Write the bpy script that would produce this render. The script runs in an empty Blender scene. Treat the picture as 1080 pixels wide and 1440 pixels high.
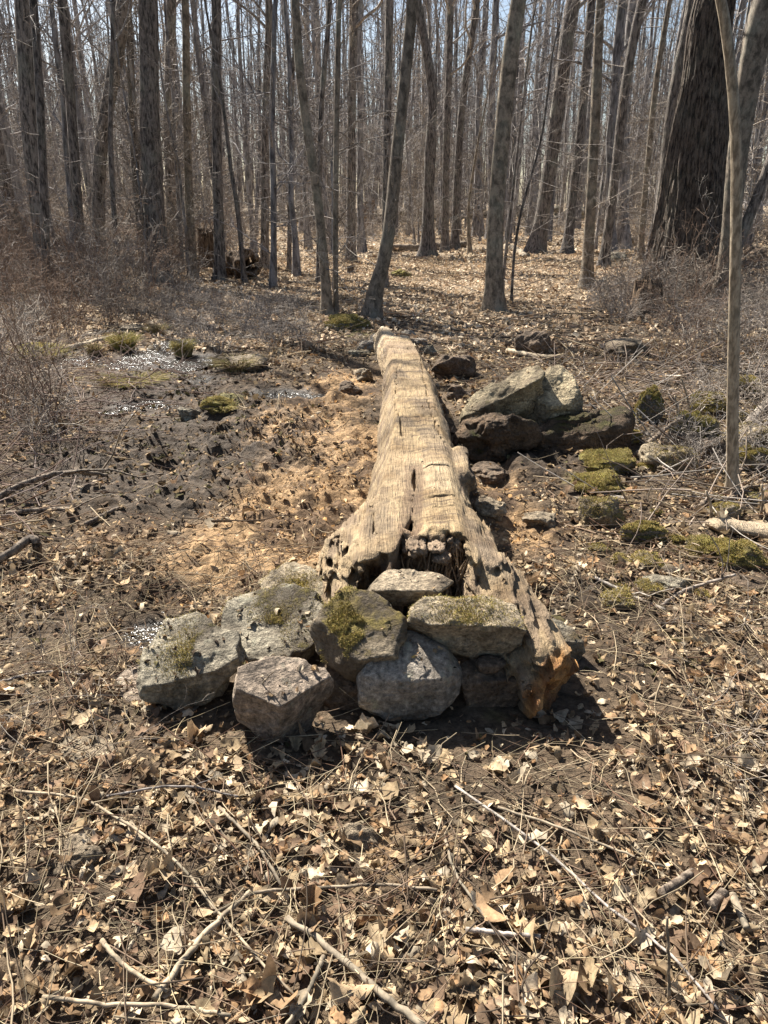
import bpy, math, random
import numpy as np
rad = math.radians
random.seed(7)
RNG = np.random.default_rng(7)
S = bpy.context.scene
COL = S.collection

# ------------------------------------------------------------------ camera model (used only to find where things stand)
PITCH, FPX, CH = rad(22.1), 1070.0, 1.55
cp, sp = math.cos(PITCH), math.sin(PITCH)

def ray(px, py):
    X = (px - 540) / FPX; Y = (720 - py) / FPX
    return np.array([X, cp + Y * sp, -sp + Y * cp])

def at(px, py, z=0.0):
    d = ray(px, py); t = (CH - z) / -d[2]
    return np.array([d[0] * t, d[1] * t, z])

def at_y(px, py, y):
    d = ray(px, py); t = y / d[1]
    return np.array([d[0] * t, y, CH + d[2] * t])

# ------------------------------------------------------------------ noise
def _h(ix, iy, iz, seed):
    h = (ix.astype(np.uint32) * np.uint32(374761393) + iy.astype(np.uint32) * np.uint32(668265263)
         + iz.astype(np.uint32) * np.uint32(2147483647) + np.uint32((seed * 974711 + 12345) & 0xffffffff))
    h = (h ^ (h >> np.uint32(13))) * np.uint32(1274126177)
    h = (h ^ (h >> np.uint32(16))) * np.uint32(2246822519)
    h = h ^ (h >> np.uint32(15))
    return h.astype(np.float32) * np.float32(2.0 / 4294967295.0) - np.float32(1.0)

def vn(x, y, z=None, seed=0):
    x = np.asarray(x, np.float32); y = np.asarray(y, np.float32)
    if z is not None: z = np.asarray(z, np.float32)
    fx = np.floor(x); fy = np.floor(y); ix = fx.astype(np.int64); iy = fy.astype(np.int64)
    u = x - fx; v = y - fy
    u = u * u * u * (u * (u * 6 - 15) + 10); v = v * v * v * (v * (v * 6 - 15) + 10)
    def lay(iz):
        a = _h(ix, iy, iz, seed); b = _h(ix + 1, iy, iz, seed)
        c = _h(ix, iy + 1, iz, seed); d = _h(ix + 1, iy + 1, iz, seed)
        return (a + (b - a) * u) * (1 - v) + (c + (d - c) * u) * v
    if z is None:
        return lay(np.zeros_like(ix))
    fz = np.floor(z); iz = fz.astype(np.int64); w = z - fz; w = w * w * (3 - 2 * w)
    return lay(iz) * (1 - w) + lay(iz + 1) * w

def fbm(x, y, z=None, o=4, f=1.0, seed=0, g=0.5):
    s = 0; a = 1.0; t = 0
    for i in range(o):
        s = s + a * vn(x * f, y * f, None if z is None else z * f, seed + i * 17); t += a; a *= g; f *= 2.03
    return s / t

def ss(a, b, x):
    t = np.clip((x - a) / (b - a), 0, 1); return t * t * (3 - 2 * t)

# ------------------------------------------------------------------ terrain
def blob_list(lst):
    out = []
    for px, py, rx, ry, k in lst:
        p = at(px, py); out.append((p[0], p[1], rx, ry, k))
    return out
PUD = blob_list([(210, 500, .30, .85, 1), (262, 512, .30, .5, 1), (240, 488, .3, .6, .9), (190, 566, .22, .14, .8), (285, 532, .14, .2, .6), (395, 548, .32, .16, .9),
                 (222, 884, .15, .12, 1.0), (186, 952, .07, .05, .9), (110, 508, .28, .4, .6)])
DARK = blob_list([(290, 620, 1.0, 1.3, 1), (190, 640, .8, 1.1, 1), (400, 620, .45, .9, .6), (240, 540, .8, 1.8, .8), (230, 700, .6, .5, .7), (330, 560, .5, 1.0, .6),
                  (760, 640, .6, .7, .8), (850, 850, .35, .4, .6), (330, 1030, .5, .2, .35), (640, 1100, .45, .3, .40), (140, 850, .4, .4, .4),
                  (870, 930, .3, .25, .6)])
SAW = blob_list([(450, 700, .55, .9, 1), (430, 590, .45, 1.0, 1), (380, 780, .6, .5, .85), (480, 545, .35, 1.0, .9), (500, 650, .2, 1.2, 1), (300, 800, .5, .35, .7), (560, 1160, .14, .22, .35),
                 (720, 740, .3, .45, .85), (690, 680, .22, .6, .8), (170, 760, .5, .4, .45), (1020, 880, .4, .3, .2), (540, 1190, .12, .18, .5)])
MOSS = blob_list([(60, 500, .5, .6, .9), (170, 520, .6, .8, .5), (610, 1050, .22, .12, .6), (920, 690, .4, .8, .5), (310, 565, .3, .3, .7), (700, 1010, .12, .1, .6),
                  (970, 930, .15, .15, .5), (490, 462, .5, .7, .8), (1050, 700, .6, .9, .6), (900, 760, .4, .5, .7), (870, 640, .4, .5, .6), (960, 600, .6, .8, .7), (860, 700, .3, .4, .6), (650, 1080, .2, .12, .5)])
def blobs(L, x, y):
    r = 0 * x
    for bx, by, rx, ry, k in L:
        r = np.maximum(r, k * np.exp(-(((x - bx) / rx) ** 2 + ((y - by) / ry) ** 2)))
    return r

def G(x, y):
    x = np.atleast_1d(np.asarray(x, np.float64)); y = np.atleast_1d(np.asarray(y, np.float64))
    z = 0.10 * fbm(x, y, o=3, f=.12, seed=3) * ss(4, 14, y) + .05 * fbm(x, y, o=3, f=.7, seed=5)
    z = z + ss(1.2, 5, x) * ss(3, 9, y) * .16 + ss(25, 90, y) * 1.3
    z = z + .014 * fbm(x, y, o=3, f=4.2, seed=8)
    rough = np.clip(blobs(DARK, x, y) + blobs(SAW, x, y), 0, 1) * ss(1.9, 2.5, y)
    n = fbm(x, y, o=4, f=4.5, seed=21, g=.55)
    pd = np.clip(blobs(PUD, x, y), 0, 1)
    bill = np.abs(fbm(x, y, o=3, f=5.5, seed=24, g=.55))
    z = z + rough * (1 - .8 * pd) * (.10 * n - .06 * np.clip(.22 - bill, 0, 1) + .03 * fbm(x, y, o=3, f=16, seed=27))
    z = z - pd * .085
    z = z + .006 * fbm(x, y, o=2, f=22, seed=30) * ss(30, 8, y)
    flat = np.exp(-((x / .95) ** 4 + ((y - 2.15) / .45) ** 4))
    return z * (1 - .6 * flat)

def g1(x, y): return float(G(x, y)[0])

def gat(px, py, dz=0.0):
    z = 0.0
    for i in range(8):
        p = at(px, py, z + dz); z = .5 * z + .5 * g1(p[0], p[1])
    p = at(px, py, z + dz); return p

# ------------------------------------------------------------------ mesh helpers
def mesh_np(name, V, F, mat=None, col=None, smooth=True, flat=None):
    me = bpy.data.meshes.new(name)
    V = np.ascontiguousarray(V, np.float32); F = np.ascontiguousarray(F, np.int32)
    me.vertices.add(len(V)); me.vertices.foreach_set('co', V.ravel())
    k = F.shape[1]; n = len(F)
    me.loops.add(n * k); me.loops.foreach_set('vertex_index', F.ravel())
    me.polygons.add(n); me.polygons.foreach_set('loop_start', np.arange(0, n * k, k, dtype=np.int32))
    me.update(calc_edges=True)
    if smooth: me.polygons.foreach_set('use_smooth', np.ones(n, bool))
    if col is not None:
        a = me.color_attributes.new('Col', 'FLOAT_COLOR', 'POINT')
        c = np.ones((len(V), 4), np.float32); c[:, :col.shape[1]] = col
        a.data.foreach_set('color', c.ravel())
    if mat is not None: me.materials.append(mat)
    return me

def link(name, me, parent=None, loc=(0, 0, 0), rz=0.0, sc=1.0):
    o = bpy.data.objects.new(name, me); COL.objects.link(o)
    o.location = loc; o.rotation_euler = (0, 0, rz)
    o.scale = (sc, sc, sc) if not isinstance(sc, tuple) else sc
    if parent is not None: o.parent = parent
    return o

def tag(o, label=None, cat=None, group=None, kind=None):
    if label: o['label'] = label
    if cat: o['category'] = cat
    if group: o['group'] = group
    if kind: o['kind'] = kind
    return o

def join(parts):
    V = []; F = []; C = []; n = 0
    for p in parts:
        V.append(p[0]); F.append(p[1] + n); n += len(p[0])
        if len(p) > 2: C.append(p[2])
    return np.concatenate(V), np.concatenate(F), (np.concatenate(C) if C else None)

def tubes(P, R, m=5, close=False):
    """P (N,K,3) centre lines, R (N,K) radii -> verts, quads"""
    P = np.asarray(P, float); R = np.asarray(R, float)
    N, K, _ = P.shape
    T = np.gradient(P, axis=1); T /= np.linalg.norm(T, axis=2, keepdims=True) + 1e-12
    ref = np.zeros((N, 1, 3)); main = np.abs(P[:, -1] - P[:, 0]); ax = np.argmin(main, axis=1)
    ref[np.arange(N), 0, ax] = 1
    A = np.cross(T, ref); A /= np.linalg.norm(A, axis=2, keepdims=True) + 1e-12
    B = np.cross(T, A)
    th = np.linspace(0, 2 * np.pi, m, endpoint=False)
    c, s = np.cos(th), np.sin(th)
    V = P[:, :, None, :] + R[:, :, None, None] * (A[:, :, None, :] * c[None, None, :, None] + B[:, :, None, :] * s[None, None, :, None])
    idx = np.arange(N * K * m).reshape(N, K, m)
    a = idx[:, :-1, :]; b = idx[:, 1:, :]
    F = np.stack([a, np.roll(a, -1, 2), np.roll(b, -1, 2), b], -1).reshape(-1, 4)
    V = V.reshape(-1, 3)
    if close:
        cap = []
        nv = len(V); ex = []
        for i in range(N):
            for k_, rev in ((0, True), (K - 1, False)):
                ring = idx[i, k_]; ex.append(P[i, k_]); ci = nv + len(ex) - 1
                for j in range(0, m, 2):
                    q = [ring[j], ring[(j + 1) % m], ring[(j + 2) % m], ci]
                    cap.append(q[::-1] if rev else q)
        V = np.concatenate([V, np.array(ex)]); F = np.concatenate([F, np.array(cap)])
    return V, F

def resample(pts, rr, K):
    pts = np.array(pts, float); rr = np.array(rr, float)
    n = len(pts); t = np.linspace(0, 1, n); u = np.linspace(0, 1, K)
    # catmull-rom
    out = np.zeros((K, 3))
    e = np.vstack([2 * pts[0] - pts[1], pts, 2 * pts[-1] - pts[-2]])
    for i, uu in enumerate(u):
        s = uu * (n - 1); k = min(int(s), n - 2); f = s - k
        p0, p1, p2, p3 = e[k], e[k + 1], e[k + 2], e[k + 3]
        out[i] = .5 * ((2 * p1) + (-p0 + p2) * f + (2 * p0 - 5 * p1 + 4 * p2 - p3) * f * f + (-p0 + 3 * p1 - 3 * p2 + p3) * f ** 3)
    return out, np.interp(u, t, rr)

# ------------------------------------------------------------------ materials
def newmat(name):
    m = bpy.data.materials.new(name); m.use_nodes = True
    nt = m.node_tree; nt.nodes.clear()
    out = nt.nodes.new('ShaderNodeOutputMaterial'); b = nt.nodes.new('ShaderNodeBsdfPrincipled')
    nt.links.new(b.outputs[0], out.inputs[0])
    b.inputs['Roughness'].default_value = .85; b.inputs['Specular IOR Level'].default_value = .25
    return m, nt, b, out

def N(nt, t, **kw):
    n = nt.nodes.new(t)
    for k, v in kw.items():
        if k.startswith('i_'):
            key = k[2:]; key = int(key) if key.isdigit() else key.replace('_', ' ')
            n.inputs[key].default_value = v
        else: setattr(n, k, v)
    return n

def noise(nt, vec, scale, detail=5, rough=.6, dist=0):
    n = N(nt, 'ShaderNodeTexNoise', i_Scale=scale, i_Detail=detail, i_Roughness=rough, i_Distortion=dist)
    if vec is not None: nt.links.new(vec, n.inputs['Vector'])
    return n.outputs['Fac']

def ramp(nt, fac, stops):
    r = nt.nodes.new('ShaderNodeValToRGB'); e = r.color_ramp.elements
    while len(e) < len(stops): e.new(.5)
    for q, (p, c) in zip(e, stops):
        q.position = p; q.color = (*c, 1) if len(c) == 3 else c
    nt.links.new(fac, r.inputs[0]); return r.outputs[0]

def g3(v): return (v, v, v)

def mixc(nt, fac, a, b, mode='MIX'):
    n = N(nt, 'ShaderNodeMix', data_type='RGBA', blend_type=mode)
    for sock, v in ((n.inputs[0], fac), (n.inputs[6], a), (n.inputs[7], b)):
        if isinstance(v, (int, float)): sock.default_value = v
        elif isinstance(v, tuple): sock.default_value = (*v, 1)
        else: nt.links.new(v, sock)
    return n.outputs[2]

def math_(nt, op, a, b=0.0, clamp=False):
    n = N(nt, 'ShaderNodeMath', operation=op, use_clamp=clamp)
    for i, v in enumerate((a, b)):
        if isinstance(v, (int, float)): n.inputs[i].default_value = v
        else: nt.links.new(v, n.inputs[i])
    return n.outputs[0]

def bump(nt, bs, h, strength=.5, dist=.01):
    b = N(nt, 'ShaderNodeBump', i_Strength=strength, i_Distance=dist)
    nt.links.new(h, b.inputs['Height']); nt.links.new(b.outputs[0], bs.inputs['Normal'])

def mapping(nt, sc, coord='Object'):
    tc = nt.nodes.new('ShaderNodeTexCoord'); mp = nt.nodes.new('ShaderNodeMapping')
    mp.inputs['Scale'].default_value = sc; nt.links.new(tc.outputs[coord], mp.inputs[0]); return mp.outputs[0]

def bark_mat(name, dark, light, lichen=(.30, .31, .25), la=.35, vs=(16, 16, 4), bd=.035):
    m, nt, b, _ = newmat(name)
    v = mapping(nt, vs); v1 = mapping(nt, (1, 1, 1))
    n1 = noise(nt, v, 1.6, 7, .65, .4); n2 = noise(nt, v1, 2.3, 5, .6); n3 = noise(nt, v1, 40, 3, .6)
    c = ramp(nt, n1, [(.40, dark), (.58, light)])
    c = mixc(nt, math_(nt, 'MULTIPLY', ramp(nt, n2, [(.5, g3(0)), (.66, g3(1))]), la), c, lichen)
    c = mixc(nt, .35, c, ramp(nt, n3, [(.3, g3(.35)), (.7, g3(1.3))]), 'MULTIPLY')
    oi = nt.nodes.new('ShaderNodeObjectInfo')
    c = mixc(nt, 1.0, c, ramp(nt, oi.outputs['Random'], [(0, (.75, .74, .73)), (.5, (1, .98, .95)), (1, (1.25, 1.2, 1.12))]), 'MULTIPLY')
    nt.links.new(c, b.inputs['Base Color'])
    bump(nt, b, math_(nt, 'ADD', n1, math_(nt, 'MULTIPLY', n3, .2)), 1.0, bd)
    return m

def vcol_mat(name, rough=.8, tr=0.0, nscale=60, var=.4, spec=.25, bd=.002, bs=.6):
    m, nt, b, out = newmat(name)
    a = N(nt, 'ShaderNodeAttribute', attribute_name='Col')
    v = mapping(nt, (1, 1, 1)); n = noise(nt, v, nscale, 5, .65)
    c = mixc(nt, 1.0, a.outputs['Color'], ramp(nt, n, [(.25, g3(1 - var)), (.75, g3(1 + var))]), 'MULTIPLY')
    nt.links.new(c, b.inputs['Base Color']); b.inputs['Roughness'].default_value = rough
    b.inputs['Specular IOR Level'].default_value = spec
    bump(nt, b, n, bs, bd)
    if tr:
        t = nt.nodes.new('ShaderNodeBsdfTranslucent'); mx = nt.nodes.new('ShaderNodeMixShader'); mx.inputs[0].default_value = tr
        nt.links.new(c, t.inputs[0]); nt.links.new(b.outputs[0], mx.inputs[1]); nt.links.new(t.outputs[0], mx.inputs[2])
        nt.links.new(mx.outputs[0], out.inputs[0])
    return m

def stone_mat(name, base, moss=.0, mosscol=(.19, .15, .035), warm=.0, lichen=.3, mossbias=0.0, lcol=(.42, .40, .29)):
    m, nt, b, _ = newmat(name)
    v = mapping(nt, (1, 1, 1))
    oi = nt.nodes.new('ShaderNodeObjectInfo')
    off = N(nt, 'ShaderNodeVectorMath', operation='ADD'); sc = N(nt, 'ShaderNodeVectorMath', operation='SCALE'); sc.inputs[3].default_value = 37.0
    cmb = nt.nodes.new('ShaderNodeCombineXYZ'); nt.links.new(oi.outputs['Random'], cmb.inputs[0]); nt.links.new(oi.outputs['Random'], cmb.inputs[1])
    nt.links.new(cmb.outputs[0], sc.inputs[0]); nt.links.new(v, off.inputs[0]); nt.links.new(sc.outputs[0], off.inputs[1]); v = off.outputs[0]
    n1 = noise(nt, v, 7, 6, .65); n2 = noise(nt, v, 55, 5, .75); n3 = noise(nt, v, 3.2, 4, .6, .5); n4 = noise(nt, v, 13, 6, .7)
    d = tuple(x * .45 for x in base); l = tuple(min(1, x * 1.45) for x in base)
    c = ramp(nt, n1, [(.34, d), (.48, base), (.66, l)])
    c = mixc(nt, .95, c, ramp(nt, n2, [(.32, g3(.22)), (.48, g3(.85)), (.54, g3(1.05)), (.68, g3(1.9))]), 'MULTIPLY')
    c = mixc(nt, math_(nt, 'MULTIPLY', ramp(nt, n4, [(.56, g3(0)), (.64, g3(1))]), lichen), c, lcol)
    c = mixc(nt, math_(nt, 'MULTIPLY', ramp(nt, n3, [(.46, g3(0)), (.62, g3(1))]), .7), c, (.085, .06, .038))
    geo = nt.nodes.new('ShaderNodeNewGeometry'); sx = nt.nodes.new('ShaderNodeSeparateXYZ'); nt.links.new(geo.outputs['Normal'], sx.inputs[0])
    mk = math_(nt, 'ADD', math_(nt, 'MULTIPLY', sx.outputs[2], .30), math_(nt, 'ADD', math_(nt, 'MULTIPLY', n3, .9), math_(nt, 'MULTIPLY', n2, .35)))
    th = 1.28 - .62 * moss - mossbias
    mm = ramp(nt, math_(nt, 'SUBTRACT', mk, th - .5), [(.47, g3(0)), (.56, g3(1))])
    if moss > 0:
        n5 = noise(nt, v, 120, 4, .8); n6 = noise(nt, v, 9, 4, .6)
        mc = ramp(nt, n5, [(.3, tuple(x * .3 for x in mosscol)), (.6, mosscol), (.8, tuple(x * 1.9 for x in mosscol))])
        mc = mixc(nt, ramp(nt, n6, [(.45, g3(0)), (.65, g3(.7))]), mc, (.17, .12, .06))
        c = mixc(nt, mm, c, mc)
        hh = math_(nt, 'ADD', math_(nt, 'MULTIPLY', n2, .8), math_(nt, 'ADD', math_(nt, 'MULTIPLY', mm, .5), math_(nt, 'MULTIPLY', math_(nt, 'MULTIPLY', n5, mm), 1.4)))
    else:
        hh = n2
    nt.links.new(c, b.inputs['Base Color'])
    mpz = nt.nodes.new('ShaderNodeMapping'); mpz.inputs['Scale'].default_value = (5, 5, 26); mpz.inputs['Rotation'].default_value = (.4, .3, 0); nt.links.new(v, mpz.inputs[0])
    n8 = noise(nt, mpz.outputs[0], 1.0, 5, .6, .5)
    bump(nt, b, math_(nt, 'ADD', math_(nt, 'ADD', hh, math_(nt, 'MULTIPLY', n8, 1.5)), math_(nt, 'MULTIPLY', n4, 1.6)), 1.0, .024)
    b.inputs['Roughness'].default_value = .82
    return m

M = {}
M['bark'] = bark_mat('grey_brown_bark', (.052, .045, .041), (.27, .235, .208))
M['twig_far'] = bark_mat('far_twig_bark', (.13, .118, .115), (.42, .39, .38), la=.1, vs=(8, 8, 8), bd=.001)
M['bark_smooth'] = bark_mat('smooth_grey_bark', (.095, .08, .062), (.27, .225, .175), la=.4, vs=(9, 9, 5), bd=.004)
M['bark_pale'] = bark_mat('pale_sapling_bark', (.24, .19, .13), (.52, .43, .31), la=.3, vs=(30, 30, 9), bd=.003)
M['bark_oak'] = bark_mat('oak_bark', (.018, .014, .012), (.15, .12, .098), la=.12, vs=(20, 20, 3.6), bd=.05)
M['bark_far'] = bark_mat('far_bark', (.095, .088, .088), (.34, .32, .315), la=.25, vs=(8, 8, 2), bd=.01)
M['twig'] = bark_mat('twig_bark', (.13, .112, .10), (.44, .39, .345), la=.2, vs=(20, 20, 20), bd=.001)
M['twig_red'] = bark_mat('reddish_twig_bark', (.085, .055, .04), (.31, .215, .155), la=.12, vs=(20, 20, 20), bd=.001)
M['twig_grey'] = bark_mat('grey_twig_bark', (.12, .10, .085), (.37, .32, .27), la=.2, vs=(20, 20, 20), bd=.001)
M['twig_pale'] = bark_mat('pale_twig_bark', (.13, .105, .075), (.40, .325, .23), la=.2, vs=(12, 12, 12), bd=.002)
M['deadwood'] = bark_mat('weathered_dead_wood', (.06, .045, .035), (.30, .24, .18), la=.15, vs=(24, 24, 6), bd=.01)
M['rotwood'] = bark_mat('rotten_brown_wood', (.035, .023, .015), (.25, .175, .115), la=.05, vs=(26, 26, 4), bd=.015)
M['leaf'] = vcol_mat('dry_leaf', .85, .18, 70, .5, .08, .003, .5)
M['blade'] = vcol_mat('dry_grass_blade', .85, .2, 40, .3, .1)
M['stone_grey'] = stone_mat('grey_stone', (.27, .235, .17), .42, lichen=.6)
M['stone_mossy'] = stone_mat('grey_stone_with_moss', (.30, .24, .16), .50, (.36, .28, .08))
M['stone_plain'] = stone_mat('plain_tan_stone', (.31, .245, .165), .12, lichen=.15)
M['stone_white'] = stone_mat('pale_lichen_stone', (.31, .265, .21), .1, lichen=.7)
M['stone_brown'] = stone_mat('brown_stone', (.17, .12, .08), .15, lichen=.1)
M['stone_pinkish'] = stone_mat('pinkish_grey_stone', (.27, .21, .155), .15, lichen=.3)
M['moss_rock'] = stone_mat('moss_covered_stone', (.22, .20, .165), 1.0, (.38, .32, .075))
M['boulder'] = stone_mat('boulder_stone', (.36, .29, .18), .40, (.32, .26, .08), lichen=.4, lcol=(.46, .40, .25))
M['ledge'] = stone_mat('dark_ledge_stone', (.13, .085, .05), .55, (.10, .09, .02), lichen=.05)

# log wood
def log_mat():
    m, nt, b, _ = newmat('hewn_log_wood')
    a = N(nt, 'ShaderNodeAttribute', attribute_name='Col')
    v = mapping(nt, (1, 1, 1)); g = mapping(nt, (26, 1.6, 26)); gf = mapping(nt, (110, 4, 110)); n6 = noise(nt, gf, 1.5, 4, .6); gc = mapping(nt, (3, 40, 3))
    n1 = noise(nt, g, 2.2, 7, .7, .25); n2 = noise(nt, v, 5, 6, .65); n3 = noise(nt, v, 90, 4, .7); n4 = noise(nt, v, 22, 5, .7, .6); n5 = noise(nt, gc, 1.5, 4, .6)
    c = mixc(nt, .5, a.outputs['Color'], ramp(nt, n1, [(.28, g3(.42)), (.5, g3(.95)), (.75, g3(1.35))]), 'MULTIPLY')
    c = mixc(nt, .85, c, ramp(nt, n2, [(.36, (.52, .46, .39)), (.55, g3(1)), (.75, (1.2, 1.17, 1.12))]), 'MULTIPLY')
    c = mixc(nt, .5, c, ramp(nt, n4, [(.32, g3(.35)), (.45, g3(1)), (.7, g3(1.12))]), 'MULTIPLY')
    c = mixc(nt, .12, c, ramp(nt, n5, [(.3, g3(.5)), (.5, g3(1.05))]), 'MULTIPLY')
    c = mixc(nt, .45, c, ramp(nt, n6, [(.34, g3(.35)), (.46, g3(.9)), (.62, g3(1.25))]), 'MULTIPLY')
    nt.links.new(c, b.inputs['Base Color']); b.inputs['Roughness'].default_value = .8
    h = math_(nt, 'ADD', math_(nt, 'MULTIPLY', n1, 1.0), math_(nt, 'ADD', math_(nt, 'MULTIPLY', n3, .35), math_(nt, 'MULTIPLY', n5, .15)))
    bump(nt, b, math_(nt, 'ADD', math_(nt, 'ADD', h, n6), n4), 1.0, .016)
    return m
M['log'] = log_mat()

def ground_mat():
    m, nt, b, _ = newmat('forest_floor_soil')
    a = N(nt, 'ShaderNodeAttribute', attribute_name='Col')
    v = mapping(nt, (1, 1, 1))
    n1 = noise(nt, v, 38, 6, .75); n2 = noise(nt, v, 150, 3, .7); n3 = noise(nt, v, 6, 6, .7)
    vo = N(nt, 'ShaderNodeTexVoronoi', i_Scale=26.0); nt.links.new(v, vo.inputs['Vector'])
    c = mixc(nt, .9, a.outputs['Color'], ramp(nt, n1, [(.3, g3(.3)), (.5, g3(.95)), (.7, g3(1.7))]), 'MULTIPLY')
    c = mixc(nt, .6, c, ramp(nt, n3, [(.3, g3(.5)), (.7, g3(1.5))]), 'MULTIPLY')
    c = mixc(nt, .35, c, ramp(nt, vo.outputs['Color'], [(.2, g3(.45)), (.8, g3(1.5))]), 'MULTIPLY')
    nt.links.new(c, b.inputs['Base Color'])
    r = N(nt, 'ShaderNodeMapRange', i_1=0.0, i_2=1.0, i_3=.95, i_4=.55); nt.links.new(a.outputs['Alpha'], r.inputs[0]); nt.links.new(r.outputs[0], b.inputs['Roughness'])
    b.inputs['Specular IOR Level'].default_value = .22
    bump(nt, b, math_(nt, 'ADD', math_(nt, 'MULTIPLY', n1, 1.0), math_(nt, 'ADD', math_(nt, 'MULTIPLY', n2, .3), math_(nt, 'MULTIPLY', vo.outputs['Distance'], .6))), 1.0, .02)
    return m
M['ground'] = ground_mat()

def water_mat():
    m, nt, b, _ = newmat('puddle_water')
    b.inputs['Base Color'].default_value = (.03, .026, .02, 1); b.inputs['Roughness'].default_value = .24
    b.inputs['Specular IOR Level'].default_value = .6; b.inputs['IOR'].default_value = 1.33
    v = mapping(nt, (1, 1, 1)); bump(nt, b, noise(nt, v, 18, 3, .6), 1.0, .03)
    return m
M['water'] = water_mat()

# ------------------------------------------------------------------ ground sheet
def build_ground():
    cy = -3.0
    r = [.9]
    while r[-1] < 340:
        d = max(abs(r[-1] + cy), .8); r.append(r[-1] + max(.013, .0050 * d) * (1 + max(0, d - 30) * .02))
    r = np.array(r); th = np.radians(np.linspace(-56, 56, 700))
    RR, TH = np.meshgrid(r, th, indexing='ij')
    x = RR * np.sin(TH); y = RR * np.cos(TH) + cy
    z = np.empty_like(x)
    for i in range(0, len(r), 100): z[i:i + 100] = G(x[i:i + 100].ravel(), y[i:i + 100].ravel()).reshape(x[i:i + 100].shape)
    V = np.stack([x, y, z], -1).reshape(-1, 3)
    nr, nc = x.shape; idx = np.arange(nr * nc).reshape(nr, nc)
    F = np.stack([idx[:-1, :-1], idx[:-1, 1:], idx[1:, 1:], idx[1:, :-1]], -1).reshape(-1, 4)[:, ::-1]
    X, Y = V[:, 0], V[:, 1]
    n = fbm(X, Y, o=4, f=1.7, seed=50); n2 = fbm(X, Y, o=3, f=9, seed=60)
    litter = np.array([.12, .086, .055])[None] * (1 + .35 * n[:, None]) * (1 + .25 * n2[:, None])
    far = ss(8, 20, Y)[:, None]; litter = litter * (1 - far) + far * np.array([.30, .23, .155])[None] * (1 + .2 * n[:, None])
    c = litter
    def over(c, m, k): m = m[:, None]; return c * (1 - m) + np.array(k)[None] * m
    c = over(c, ss(.25, .6, blobs(DARK, X, Y) + .25 * n), (.058, .039, .023))
    c = over(c, ss(.25, .7, blobs(SAW, X, Y) + .3 * n + .25 * n2), (.34, .22, .115))
    n3 = fbm(X, Y, o=3, f=7, seed=66); c = over(c, ss(.08, .30, n3) * ss(.2, .5, blobs(SAW, X, Y)) * .8, (.085, .055, .035))
    n4 = fbm(X, Y, o=3, f=14, seed=67); c = over(c, ss(.05, .3, n4) * ss(.3, .6, blobs(DARK, X, Y)) * .5, (.12, .09, .062))
    c = over(c, ss(.45, .8, blobs(MOSS, X, Y) + .35 * n + .3 * n2) * .85, (.18, .155, .05))
    pud = blobs(PUD, X, Y)
    c = over(c, ss(.2, .5, pud) * .85, (.04, .033, .026))
    wet = np.clip(ss(.1, .5, pud) + .45 * ss(.3, .7, blobs(DARK, X, Y) + .4 * n2), 0, 1) * ss(60, 20, Y)
    colr = np.concatenate([c, wet[:, None]], 1)
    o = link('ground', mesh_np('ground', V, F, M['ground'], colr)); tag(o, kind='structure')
build_ground()

# puddles
def build_water():
    parts = []
    for px, py, rx, ry in [(225, 500, .75, 1.15), (190, 566, .35, .25), (395, 548, .5, .28), (222, 884, .24, .2), (186, 952, .1, .08), (115, 507, .4, .5)]:
        p = at(px, py); n = 40; zc = -.052
        zs = G(p[0] + rx * .3 * np.cos(np.arange(8)), p[1] + ry * .3 * np.sin(np.arange(8))); zc = float(np.median(zs)) + .016
        a = np.linspace(0, 2 * np.pi, n, endpoint=False)
        V = [[p[0], p[1], zc]] + [[p[0] + rx * math.cos(t), p[1] + ry * math.sin(t), zc] for t in a]
        F = [[0, 1 + i, 1 + (i + 1) % n, 1 + (i + 2) % n] for i in range(0, n, 2)]
        parts.append((np.array(V), np.array(F)))
    V, F, _ = join(parts)
    o = link('water', mesh_np('water', V, F, M['water'], smooth=False)); tag(o, kind='structure')
build_water()

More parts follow.
